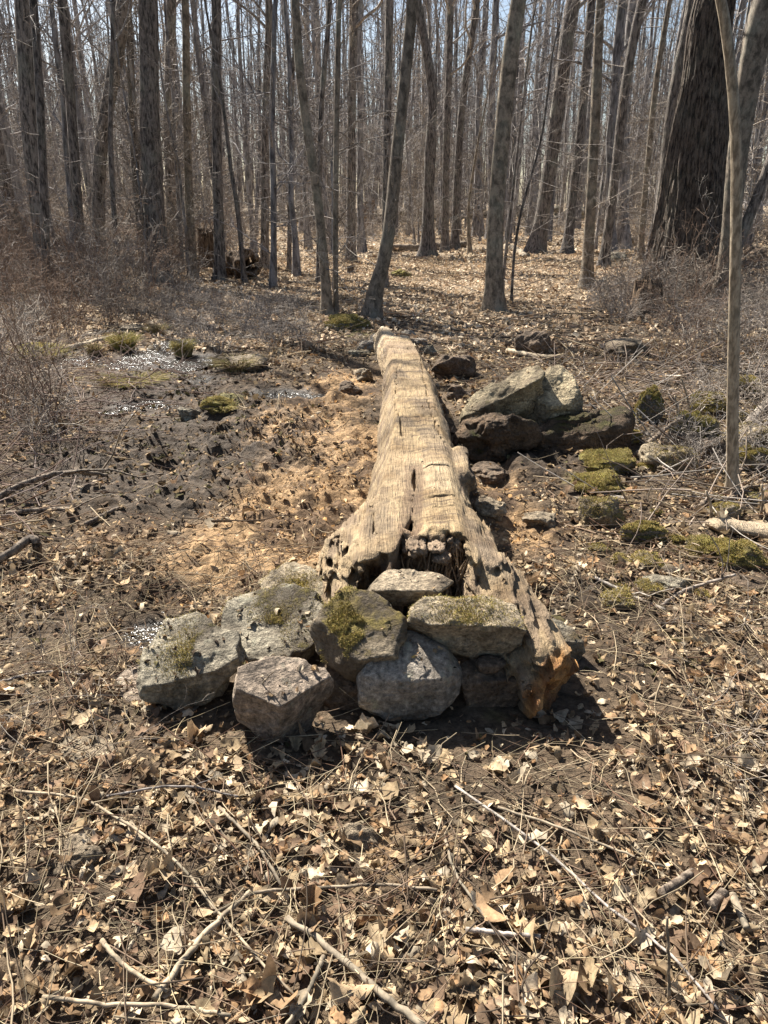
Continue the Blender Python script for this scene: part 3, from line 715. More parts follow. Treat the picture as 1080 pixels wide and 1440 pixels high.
rocks = [
 ('moss covered oval stone just right of the ledge rock', 862, 652, 92, 30, 'moss_rock', 41),
 ('pale topped stone with a moss collar, left of the sapling', 948, 642, 72, 44, 'stone_mossy', 42),
 ('low mossy stone in shade below the oval mossy stone', 842, 680, 80, 26, 'moss_rock', 43),
 ('leaning stone with golden moss behind the ledge rock', 915, 572, 48, 48, 'moss_rock', 44),
 ('small flat green stone in the gap right of the ledge rock', 880, 615, 46, 20, 'moss_rock', 45),
 ('grey stone with a mossy top above the flat moss cushion', 852, 722, 58, 42, 'stone_mossy', 46),
 ('broad flat moss cushion stone in the right clearing', 912, 752, 72, 28, 'moss_rock', 47),
 ('half buried grey brown stone under a fallen twig, right side', 945, 822, 70, 32, 'stone_grey', 48),
 ('large mossy stone at the right edge below the pale plank', 1052, 783, 90, 44, 'moss_rock', 49),
 ('bright moss stone at the right edge behind the sapling', 1064, 652, 52, 34, 'moss_rock', 50),
 ('mossy hump stone left of the sapling trunk', 985, 610, 70, 44, 'moss_rock', 51),
 ('red brown broken stone tilted against the sapling', 1003, 632, 44, 38, 'stone_brown', 52),
 ('grey mossy stone at the right edge above the bright moss stone', 1058, 612, 62, 36, 'stone_mossy', 53),
 ('dark mossy rock farthest up the right edge', 1056, 545, 60, 28, 'moss_rock', 54),
 ('golden mossy rock behind the sapling under the twigs', 1010, 570, 60, 34, 'moss_rock', 55),
 ('small mossy stone at the foot of the sapling', 1025, 718, 40, 24, 'stone_mossy', 56),
 ('long pale slab stone half sunk at the lower right', 1062, 822, 70, 22, 'stone_brown', 57),
 ('pale tan rock among the leaves beneath the big oak', 884, 488, 66, 28, 'stone_plain', 58),
 ('upright brown wedge of rock behind the boulder', 752, 482, 46, 34, 'stone_brown', 59),
 ('brown pyramid shaped rock beside the far half of the log', 636, 514, 62, 38, 'stone_brown', 60),
 ('small dark stone between the log and the boulder', 645, 552, 34, 22, 'stone_brown', 61),
 ('tan hump of stone in the sawdust right of the log', 762, 728, 44, 24, 'stone_plain', 62),
 ('sawdust covered stone against the right flank of the log', 690, 712, 50, 30, 'stone_plain', 63),
 ('low rounded stone between boulder and log in the shade', 690, 665, 60, 28, 'stone_brown', 64),
 ('pale stone propping the far end of the log on the left', 515, 487, 26, 16, 'stone_white', 65),
 ('flat tan stone by the far left of the log', 505, 497, 30, 9, 'stone_grey', 66),
 ('white stone set in the notch at the far end of the log', 576, 471, 24, 13, 'stone_white', 67),
 ('dark wet stone at the far right corner of the log', 602, 492, 26, 17, 'stone_grey', 68),
 ('grey stone behind the notch at the far log end', 592, 481, 28, 14, 'stone_white', 69),
 ('long low mossy mound at the foot of the leaning tree', 488, 455, 74, 20, 'moss_rock', 70),
 ('small mossy stone in the bright clearing beyond the leaning tree', 564, 385, 32, 12, 'moss_rock', 71),
 ('rounded brown stone in the mud left of the log', 490, 545, 34, 18, 'stone_brown', 72),
 ('orange tan stone beside the far left flank of the log', 512, 527, 28, 18, 'stone_plain', 73),
 ('pale rounded stone beyond the puddles on the left', 184, 462, 40, 13, 'stone_plain', 74),
 ('flat pale stone amid the twigs left of the thin trees', 396, 437, 30, 12, 'stone_plain', 75),
 ('low dry hummock at the edge of the puddles', 330, 512, 76, 26, 'stone_plain', 76),
 ('wet dark stone in the middle of the mud on the left', 262, 580, 30, 20, 'stone_grey', 77),
 ('mossy hummock between the two thickets of the muddy left', 305, 570, 50, 20, 'moss_rock', 78),
 ('yellow mossy mound at the left edge by the puddles', 42, 498, 90, 24, 'moss_rock', 79),
 ('pale flat stone showing through the litter right of bottom centre', 785, 1092, 36, 50, 'stone_plain', 80),
 ('flat sandy stone bedded in the mud in front of the pile', 515, 1165, 90, 60, 'stone_plain', 81),
 ('sunken sandy stone under the leaves at the left edge', 90, 1200, 120, 60, 'stone_plain', 82),
]
_r2 = random.Random(5)
for k_ in range(26):
    px_, py_ = _r2.uniform(835, 1085), _r2.uniform(545, 850)
    w_ = _r2.uniform(22, 52) * (.6 + (py_ - 540) / 500)
    o_ = rock('small half buried mossy stone among the leaves on the right', px_, py_, w_, w_ * _r2.uniform(.35, .6), _r2.choice(['moss_rock', 'moss_rock', 'stone_mossy', 'stone_grey']), 400 + k_, nz=.3, p=6, group='small half buried stones on the right', n=4)
    fuzz(o_, 1500, .009, k_, MOSSC)
for lb, px, py, w, h, mt, sd in rocks:
    flat = sd in (80, 81, 82, 47)
    ok_ = rock(lb, px, py, w, h, mt, sd, nz=.30 if mt != 'moss_rock' else .34, p=11 if mt != 'moss_rock' else 5, d=.6 if flat else .85, sink=.9 if sd in (80, 81, 82) else .3)
    if mt in ('moss_rock', 'stone_mossy') and py > 440: fuzz(ok_, 7000 if mt == 'moss_rock' else 2500, .009 if py > 540 else .02, sd, MOSSC)

# where bits of debris can come to rest on the stones (found by dropping points from above)
bpy.context.view_layer.update(); _dg = bpy.context.evaluated_depsgraph_get(); REST = []
_rr = np.random.default_rng(88)
for _i in range(2600):
    if _i < 800: _x, _y = _rr.uniform(-.9, .75), _rr.uniform(1.85, 2.7)
    elif _i < 1100: _x, _y = _rr.uniform(.0, .4), _rr.uniform(2.7, 7.5)
    else: _x, _y = _rr.uniform(.5, 3.2), _rr.uniform(3.2, 7.2)
    ok, loc, nor, idx_, ob_, mt_ = S.ray_cast(_dg, (_x, _y, 2.0), (0, 0, -1))
    if ok and ob_.name != 'ground' and ob_.name != 'water' and nor.z > (.62 if ob_.name[:5] == 'stone' else .75):
        if ob_.name.startswith('trunk') and _rr.random() > .25: continue
        if loc.z > .22 and _rr.random() > .35: continue
        REST.append((_x, _y, loc.z))
REST = np.array(REST)

# ------------------------------------------------------------------ branching growth (all levels vectorised)
def grow(P, R, n, rng, t0=.25, t1=1.0, L=(.5, 1.0), ang=.8, up=.25, wob=.12, K=5, rfrac=.5, tip=.25, lenfall=.5):
    """children of paths P (N,K,3)"""
    Np, Kp, _ = P.shape
    t = rng.uniform(t0, t1, (Np, n)) * (Kp - 1); k = np.minimum(t.astype(int), Kp - 2); f = (t - k)[..., None]
    I = np.arange(Np)[:, None]
    o = P[I, k] * (1 - f) + P[I, k + 1] * f; T = P[I, k + 1] - P[I, k]; T /= np.linalg.norm(T, axis=2, keepdims=True) + 1e-9
    r = (R[I, k] * (1 - f[..., 0]) + R[I, k + 1] * f[..., 0])
    q = rng.normal(size=T.shape); q -= (q * T).sum(2, keepdims=True) * T; q /= np.linalg.norm(q, axis=2, keepdims=True) + 1e-9
    a = ang * rng.uniform(.6, 1.3, (Np, n, 1))
    d = T * np.cos(a) + q * np.sin(a)
    ln = rng.uniform(L[0], L[1], (Np, n)) * (1 - lenfall * (t / (Kp - 1)))
    o = o.reshape(-1, 3); d = d.reshape(-1, 3); ln = ln.ravel(); r = r.ravel()
    M_ = len(o); out = np.zeros((M_, K, 3)); out[:, 0] = o; cur = d.copy()
    for i in range(1, K):
        cur = cur + rng.normal(size=cur.shape) * wob * 2 + np.array([0, 0, up / K]); cur /= np.linalg.norm(cur, axis=1, keepdims=True)
        out[:, i] = out[:, i - 1] + cur * (ln / (K - 1))[:, None]
    rr = (r * rfrac)[:, None] * np.linspace(1, tip, K)[None]
    return out, rr

def trunk_path(H, rb, rt, rng, lean=.03, K=14, wob=.05):
    z = np.linspace(0, H, K) ** 1.0; P = np.zeros((K, 3)); P[:, 2] = z - .15
    dx = rng.normal() * lean; dy = rng.normal() * lean; a = np.cumsum(rng.normal(size=(K, 2)) * wob * H / K, 0)
    P[:, 0] = dx * z + a[:, 0] - a[0, 0]; P[:, 1] = dy * z + a[:, 1] - a[0, 1]
    R = np.interp(z / H, [0, .02, .05, 1], [rb * 1.45, rb * 1.15, rb, rt])
    return P, R

def rough_tube(P, R, m, amp, seed, flare=0.0, f=1.0):
    V, F = tubes(P[None], R[None], m)
    K = len(P); ctr = np.repeat(P, m, 0); d = V - ctr; r = np.repeat(R, m)
    a = np.arctan2(d[:, 1], d[:, 0]); z = ctr[:, 2] - P[0, 2]
    nn = fbm(np.cos(a) * 2.2 * f, np.sin(a) * 2.2 * f, z * .8, o=4, f=1.5, seed=seed)
    k = 1 + amp * nn
    if flare:
        k = k + flare * np.exp(-z / (R[0] * 1.2)) * (.5 + .5 * np.sin(a * 4 + seed) ** 1 * .8)
    return ctr + d * k[:, None], F

def make_tree_meshes(nm, H, rb, rng, m, bark, twig, levels=(16, 5, 6), t0=.3, low=0, K=16, bl=1.0, lean=.03, path=None, upl=.35, tw=1.0):
    if path is None: P, R = trunk_path(H, rb, rb * .22, rng, lean, K)
    else: P, R = path
    V, F = rough_tube(P, R, m, .17, int(rng.integers(1e4)), .5)
    trunk = mesh_np(nm + '_trunk', V, F, M[bark])
    p1, r1 = grow(P[None], R[None], levels[0], rng, t0, 1.0, (H * .16 * bl, H * .32 * bl), .85, upl, .10, 7, .42, .25, .5)
    p2, r2 = grow(p1, r1, levels[1], rng, .25, 1, (H * .06 * bl, H * .14 * bl), .75, .25, .14, 5, .5, .3, .4)
    p3, r3 = grow(p2, r2, levels[2], rng, .2, 1, (H * .025 * bl, H * .06 * bl), .7, .15, .16, 4, .5, .35, .3)
    r3 = np.maximum(r3, .0022 * tw); r2 = np.maximum(r2, .0032 * tw)
    parts = [tubes(p1, r1, 5), tubes(p2, r2, 4), tubes(p3, r3, 3)]
    if low:
        q1, s1 = grow(P[None], R[None], low, rng, .05, .45, (.5, 1.9), 1.4, .05, .10, 6, .0, .3, .0)
        s1 = tw * np.linspace(.007, .002, 6)[None] * np.ones((len(q1), 1)); q2, s2 = grow(q1, s1, 5, rng, .2, 1, (.2, .6), .8, .05, .13, 4, .6, .4, .4)
        q3, s3 = grow(q2, s2, 4, rng, .2, 1, (.1, .25), .8, .05, .13, 3, .6, .5, .3)
        parts += [tubes(q1, s1, 4), tubes(q2, np.maximum(s2, .0020 * tw), 3), tubes(q3, np.maximum(s3, .0016 * tw), 3)]
    V, F, _ = join(parts)
    crown = mesh_np(nm + '_crown', V, F, M[twig])
    return trunk, crown

def place_tree(ms, x, y, label, group=None, cat='tree', rz=0, sc=1.0, name='bare_tree', z=None):
    root = link(name, None, loc=(x, y, (g1(x, y) if z is None else z)), rz=rz, sc=sc); tag(root, label, cat, group)
    link('trunk', ms[0], root); link('crown', ms[1], root)
    return root

# named trees: (base px, base py), waypoints of the trunk in the photo, width in px at base and near the top of frame
def named_tree(label, pts, w0, w1, bark='bark', twig='twig', H=14, low=6, seed=0, levels=(8, 4, 4), m=14, D=None, t0=.45, cat='tree', name='bare_tree', lichen=None, bl=1.0):
    rng = np.random.default_rng(seed + 100)
    b = gat(*pts[0]) if D is None else None
    if D is not None:
        p = at_y(pts[0][0], pts[0][1], D); b = np.array([p[0], D, g1(p[0], D)])
    y = b[1]; w = [b]
    for q in pts[1:]: w.append(at_y(q[0], q[1], y))
    w = np.array(w); dist = y / cp
    depth0 = (b - np.array([0, 0, CH])) @ -CV; depth1 = (w[-1] - np.array([0, 0, CH])) @ -CV
    r0 = w0 * depth0 / FPX / 2; r1 = w1 * depth1 / FPX / 2
    # continue above the frame
    d = w[-1] - w[-2]; d /= np.linalg.norm(d); hz = w[-1][2] - b[2]
    hz = hz if hz > .5 else .5
    ext = max(H - hz, 2); cur = w[-1].copy(); extra = []; rads = list(np.linspace(r0, r1, len(w))); dd = d.copy()
    for i in range(4):
        dd = dd + np.array([rng.normal() * .06, rng.normal() * .06, .05]); dd /= np.linalg.norm(dd); cur = cur + dd * ext / 4; extra.append(cur.copy()); rads.append(r1 * (1 - .22 * (i + 1)))
    P = np.vstack([w, extra]); P[1:, 1] += rng.normal(size=len(P) - 1) * .01
    P, R = resample(P, rads, 34)
    seg = np.linalg.norm(np.diff(P, axis=0), axis=1); s = np.concatenate([[0], np.cumsum(seg)])
    # denser near the base, with a root flare
    u = np.concatenate([np.array([0, .08, .18, .32, .5, .8]), np.linspace(1.2, s[-1], 30)])
    P = np.stack([np.interp(u, s, P[:, i]) for i in range(3)], 1); R = np.interp(u, s, R)
    R = R * (1 + .55 * np.exp(-u / (2.2 * r0 + .03))); P = P - b; P[0, 2] -= .12
    ms = make_tree_meshes(name, P[-1, 2], r0, rng, m, bark, twig, levels, t0, low, path=(P, R), bl=bl * 12 / max(H, 6))
    return place_tree(ms, b[0], b[1], label, None, cat, name=name, z=b[2])

NT = [
 ('tall leaning tree with flared base just behind the far end of the log', [(522, 447), (530, 400), (545, 340), (562, 180), (580, 0)], 19, 17, 'bark_smooth', 'twig', 12, 8, 1),
 ('curved lichen grey tree left of the leaning tree, rising from the mossy mound', [(460, 444), (458, 400), (447, 285), (425, 130), (415, 0)], 14, 12, 'bark_smooth', 'twig', 10, 10, 2),
 ('thin straight tree touching the curved grey tree on its right', [(472, 442), (472, 300), (474, 120), (478, 0)], 8, 7, 'bark_smooth', 'twig', 9, 10, 3),
 ('straight dark trunk with flared foot standing right of the log, before the clearing', [(694, 437), (698, 300), (714, 110), (729, 0)], 23, 22, 'bark_smooth', 'twig', 13, 8, 4),
 ('slim spindly tree with two bends just right of the straight dark trunk', [(719, 426), (724, 350), (735, 290), (760, 200), (770, 130)], 4, 3, 'bark', 'twig', 5, 10, 5),
 ('thin dark sapling close behind the straight dark trunk', [(706, 415), (712, 350), (722, 260), (745, 60)], 5, 3, 'bark', 'twig', 6, 10, 6),
 ('straight pale brown trunk rising left of the stump by the big oak', [(825, 406), (830, 300), (838, 150), (845, 0)], 15, 13, 'bark_smooth', 'twig', 12, 8, 7),
 ('sturdy dark tree leaning right at the back of the bright clearing', [(752, 359), (765, 290), (785, 150), (806, 0)], 19, 20, 'bark', 'twig', 14, 6, 8, 24),
 ('dark trunk standing behind between the sturdy dark tree and the straight pale trunk', [(798, 350), (805, 280), (818, 170), (832, 0)], 13, 12, 'bark', 'twig', 14, 6, 9, 23),
 ('slender tree bending right with a crooked top, in front of the oak roots', [(900, 368), (905, 300), (922, 120), (942, 0)], 9, 7, 'bark_smooth', 'twig', 9, 10, 10),
 ('dark tree leaning right just left of the big oak', [(925, 330), (932, 290), (950, 130), (975, 0)], 20, 18, 'bark', 'twig', 15, 4, 12, 14.5),
 ('leaning dark trunk second to the left of the big oak', [(853, 335), (862, 270), (880, 120), (903, 0)], 13, 13, 'bark', 'twig', 14, 6, 13, 18),
 ('wide straight dark trunk, stoutest in the left half of the wood', [(214, 318), (212, 200), (210, 100), (208, 0)], 28, 26, 'bark', 'twig', 16, 6, 14, 17),
 ('stout dark trunk near the left edge with a thinner trunk in front', [(50, 300), (45, 220), (40, 120), (34, 0)], 20, 27, 'bark', 'twig', 16, 6, 15, 15.5),
 ('thin trunk crossing in front of the stout trunk near the left edge', [(66, 432), (64, 330), (58, 180), (46, 0)], 12, 11, 'bark', 'twig', 11, 12, 16),
 ('straight trunk between the left edge pair and the big leaning tree', [(116, 372), (110, 300), (100, 150), (88, 0)], 13, 14, 'bark', 'twig', 13, 10, 17, 16.5),
 ('big tree leaning right behind the broken snag at the left, forked high up', [(127, 300), (140, 225), (160, 100), (176, 0)], 17, 21, 'bark', 'twig', 14, 6, 18, 18),
 ('slim black trunk beside the big leaning tree at the left', [(156, 312), (156, 230), (156, 150), (158, 60)], 7, 6, 'bark', 'twig', 9, 8, 19, 16),
 ('dark trunk leaning left just left of the stoutest left trunk', [(196, 310), (190, 230), (184, 100), (180, 0)], 12, 9, 'bark', 'twig', 14, 6, 20, 18.5),
 ('dark double trunk just right of the stoutest left trunk', [(238, 305), (237, 200), (239, 90), (241, 0)], 14, 14, 'bark', 'twig', 14, 6, 21, 21),
 ('pale bare barked trunk left of the broken stump', [(266, 330), (265, 250), (262, 120), (260, 0)], 12, 10, 'bark_smooth', 'twig', 12, 6, 22, 18),
 ('dark trunk rising directly behind the broken stump', [(306, 350), (306, 250), (304, 120), (304, 0)], 14, 14, 'bark', 'twig', 13, 6, 23, 17.5),
 ('slender leaning trunk right of the broken stump', [(340, 340), (335, 300), (325, 240), (318, 180)], 7, 5, 'bark', 'twig', 7, 10, 24, 17),
 ('straight mid size trunk between broken stump and curved grey tree', [(370, 340), (373, 240), (375, 120), (378, 0)], 11, 10, 'bark', 'twig', 13, 6, 25, 20),
 ('thin black trunk in the brush left of the curved grey tree', [(405, 352), (408, 260), (412, 100), (415, 20)], 6, 4, 'bark', 'twig', 9, 8, 26, 19),
 ('short stub of dark trunk directly behind the curved grey tree', [(449, 397), (449, 300), (452, 150), (464, 0)], 8, 7, 'bark', 'twig', 10, 6, 27),
 ('dark trunk between the thin pair and the leaning tree', [(493, 320), (494, 200), (496, 100), (498, 0)], 12, 12, 'bark', 'twig', 13, 5, 28, 22),
 ('dark trunk partly hidden behind the leaning tree', [(541, 378), (543, 250), (546, 120), (548, 0)], 9, 12, 'bark', 'twig', 13, 5, 29, 16),
 ('stout tree right of the leaning tree, limbs spreading above the frame', [(602, 322), (604, 220), (608, 130), (590, 20)], 16, 12, 'bark', 'twig', 13, 5, 30, 25),
 ('short pole trunk standing by the fallen log in the clearing', [(601, 354), (604, 300), (610, 240), (612, 180)], 6, 4, 'bark', 'twig', 8, 8, 31, 27),
 ('slim trunk just left of the clearing, straight and dark', [(626, 330), (628, 200), (632, 80), (634, 0)], 10, 9, 'bark', 'twig', 13, 5, 32, 27),
 ('slightly leaning trunk between the clearing and the straight dark trunk', [(640, 326), (646, 200), (655, 110), (671, 0)], 11, 9, 'bark', 'twig', 13, 5, 33, 28),
 ('small sapling stump end with forked top in the clearing', [(661, 358), (659, 320), (660, 280), (672, 200)], 6, 3, 'bark_smooth', 'twig', 6, 8, 34),
]
for t in NT:
    named_tree(t[0], t[1], t[2], t[3], t[4], t[5], H=t[6], low=t[7], seed=t[8], D=(t[9] if len(t) > 9 else None))

# big oak: fat flared trunk with deep bark
def big_oak():
    y = 13.2
    pts = [(968, 425), (972, 345), (980, 240), (993, 110), (1006, 0)]; ws = [122, 108, 90, 66, 54]
    b0 = at_y(968, 425, y); b = np.array([b0[0], y, g1(b0[0], y)])
    w = [b] + [at_y(q[0], q[1], y) for q in pts[1:]]
    rads = []
    for p, ww in zip(w, ws): rads.append(ww * ((p - np.array([0, 0, CH])) @ -CV) / FPX / 2)
    w = w + [w[-1] + np.array([.35, 0, 1.6]), w[-1] + np.array([.8, .1, 4.5]), w[-1] + np.array([1.2, .2, 9])]; rads += [.34, .22, .06]
    P, R = resample(w, rads, 220); R[0:12] *= np.linspace(1.35, 1.0, 12); P = P - b; P[0, 2] -= .2
    m = 240
    V, F = tubes(P[None], R[None], m); ctr = np.repeat(P, m, 0); d = V - ctr
    a = np.arctan2(d[:, 1], d[:, 0]); z = ctr[:, 2]
    rg = np.abs(fbm(np.cos(a) * 9, np.sin(a) * 9, z * 1.5, o=3, f=1.3, seed=201)); big = fbm(np.cos(a) * 1.3, np.sin(a) * 1.3, z * .5, o=3, seed=202)
    k = 1 + .14 * big + .17 * (np.minimum(rg, .35) - .15) + .20 * np.exp(-np.maximum(z, 0) / .5) * (.5 + .5 * np.sin(a * 5))
    V = ctr + d * k[:, None]
    root = link('oak_tree', None, loc=b); tag(root, 'massive old oak with deeply furrowed dark bark, by far the thickest trunk', 'tree')
    link('trunk', mesh_np('oak_trunk', V, F, M['bark_oak']), root)
    rng = np.random.default_rng(9)
    p1, r1 = grow(P[None], R[None], 8, rng, .5, 1, (2, 5), .8, .3, .1, 8, .35, .25, .4)
    p2, r2 = grow(p1, r1, 6, rng, .2, 1, (1, 2.4), .8, .2, .14, 5, .5, .3, .4)
    p3, r3 = grow(p2, r2, 7, rng, .2, 1, (.4, 1.0), .8, .1, .15, 4, .5, .4, .3)
    V, F, _ = join([tubes(p1, r1, 8), tubes(p2, r2, 5), tubes(p3, np.maximum(r3, .003), 3)])
    link('crown', mesh_np('oak_crown', V, F, M['twig']), root)
big_oak()

# right foreground sapling and the forked limb tree behind it
named_tree('slim pale barked sapling close by at the right, rising past the mossy stones', [(1030, 696), (1031, 560), (1034, 400), (1036, 300), (1035, 200), (1028, 100), (1014, 0)], 15, 14, 'bark_pale', 'twig_grey', H=6, low=0, seed=60, m=24, t0=.7, levels=(8, 4, 5), name='sapling', cat='sapling')
named_tree('dark forked tree right behind the pale sapling, leaning out of the frame', [(1008, 430), (1024, 350), (1040, 200), (1060, 80), (1082, 0)], 15, 42, 'bark_smooth', 'twig', H=9, low=4, seed=61, m=24)
named_tree('inclined rough trunk at the right edge crossing behind the pale sapling', [(1012, 418), (1040, 340), (1075, 250), (1120, 120)], 15, 14, 'bark', 'twig', H=9, low=6, seed=62, m=16)
named_tree('dark leaning trunk cut by the left edge of the picture', [(24, 372), (0, 250), (-30, 100), (-50, 0)], 30, 22, 'bark', 'twig', H=11, low=8, seed=63, m=16)

# ------------------------------------------------------------------ the crowd of trees behind
def crowd():
    rng = np.random.default_rng(42)
    kinds = []
    for i in range(5): kinds.append(('big', make_tree_meshes('stout', 17, .11 + .025 * (i % 3), rng, 9, 'bark_far', 'twig_far', (10, 4, 4), .25, 13, K=16, bl=.9, lean=.035, tw=1.7)))
    for i in range(6): kinds.append(('mid', make_tree_meshes('slim', 12, .06 + .015 * (i % 3), rng, 7, 'bark_far', 'twig_far', (9, 4, 4), .2, 15, K=14, bl=.8, lean=.05, tw=1.8)))
    for i in range(4): kinds.append(('pole', make_tree_meshes('pole', 6, .028 + .008 * (i % 3), rng, 5, 'bark_far', 'twig_grey', (16, 5, 5), .12, 12, K=12, bl=.9, lean=.07, tw=1.7)))
    lab = {'big': 'stout bare tree standing well back in the crowded wood', 'mid': 'slim bare tree among the many thin trunks at the back', 'pole': 'twiggy bare young tree in the understory at the back'}
    grp = {'big': 'stout bare trees back in the wood', 'mid': 'slim bare trees back in the wood', 'pole': 'twiggy young trees in the understory'}
    n = 0; used = []
    tries = 0
    while n < 262 and tries < 20000:
        tries += 1
        D = math.sqrt(rng.uniform(15 ** 2, 54 ** 2)) if rng.random() < .7 else rng.uniform(15, 45)
        ph = rng.uniform(-29.5, 29.5); x = D * math.tan(rad(ph)); y = D
        if y < 30 and -.5 < x < 5.6 and y < 27: continue
        if any((x - a) ** 2 + (y - b) ** 2 < .7 for a, b in used): continue
        used.append((x, y)); r = rng.random()
        k = rng.integers(0, 5) if r < .18 else (rng.integers(5, 11) if r < .62 else rng.integers(11, 15))
        if y < 22 and k < 5: k = rng.integers(5, 15)
        kd, ms = kinds[int(k)]
        place_tree(ms, x, y, lab[kd], grp[kd], rz=rng.uniform(0, 6.28), sc=float(rng.uniform(.8, 1.25))); n += 1
    # far-off wood, one mass
    P = []; R = []
    for i in range(1500):
        D = math.sqrt(rng.uniform(50 ** 2, 125 ** 2)); ph = rng.uniform(-36, 36); x = D * math.tan(rad(ph)); h = rng.uniform(12, 19); r = rng.uniform(.04, .16); z = g1(x, D)
        l = rng.normal(size=2) * .05
        P.append([[x + l[0] * h * t, D + l[1] * h * t, z - .2 + h * t] for t in np.linspace(0, 1, 6)]); R.append(np.linspace(r, r * .2, 6))
    P = np.array(P); R = np.array(R)
    p1, r1 = grow(P, R, 11, rng, .2, 1, (1.2, 4), .8, .3, .12, 5, .35, .3, .5)
    p2, r2 = grow(p1, r1, 4, rng, .2, 1, (.5, 1.5), .8, .15, .15, 3, .6, .5, .3)
    V, F, _ = join([tubes(P, R, 5), tubes(p1, np.maximum(r1, .016), 3), tubes(p2, np.maximum(r2, .012), 3)])
    o = link('far_wood', mesh_np('far_wood', V, F, M['bark_far'])); tag(o, 'dense mass of bare trees closing off the back of the wood', 'woodland', kind='stuff')
crowd()

# ------------------------------------------------------------------ shrubs
def shrub_mesh(nm, rng, H, spread, stems, mat, r=.005, l2=6, l3=6, droop=0.0, mn=1.0):
    a = rng.uniform(0, 6.28, stems); K = 7
    P = np.zeros((stems, K, 3)); t = np.linspace(0, 1, K)
    for i in range(stems):
        h = H * rng.uniform(.55, 1.1); s = spread * rng.uniform(.2, 1); b = rng.normal(size=2) * .08 * spread
        wx = np.cumsum(rng.normal(size=(K, 3)) * .03 * h, 0)
        P[i, :, 0] = b[0] + math.cos(a[i]) * s * t ** 1.4; P[i, :, 1] = b[1] + math.sin(a[i]) * s * t ** 1.4; P[i, :, 2] = h * (t - droop * t ** 3) - .03
        P[i, 1:] += wx[1:]
    R = np.linspace(r, r * .35, K)[None] * rng.uniform(.6, 1.3, (stems, 1))
    p2, r2 = grow(P, R, l2, rng, .15, 1, (H * .2, H * .55), .8, .15, .16, 5, .6, .4, .4)
    p3, r3 = grow(p2, r2, l3, rng, .1, 1, (H * .07, H * .24), .8, .1, .2, 4, .6, .5, .3)
    V, F, _ = join([tubes(P, R, 4), tubes(p2, np.maximum(r2, .0024 * mn), 3), tubes(p3, np.maximum(r3, .0018 * mn), 3)])
    return mesh_np(nm, V, F, M[mat])

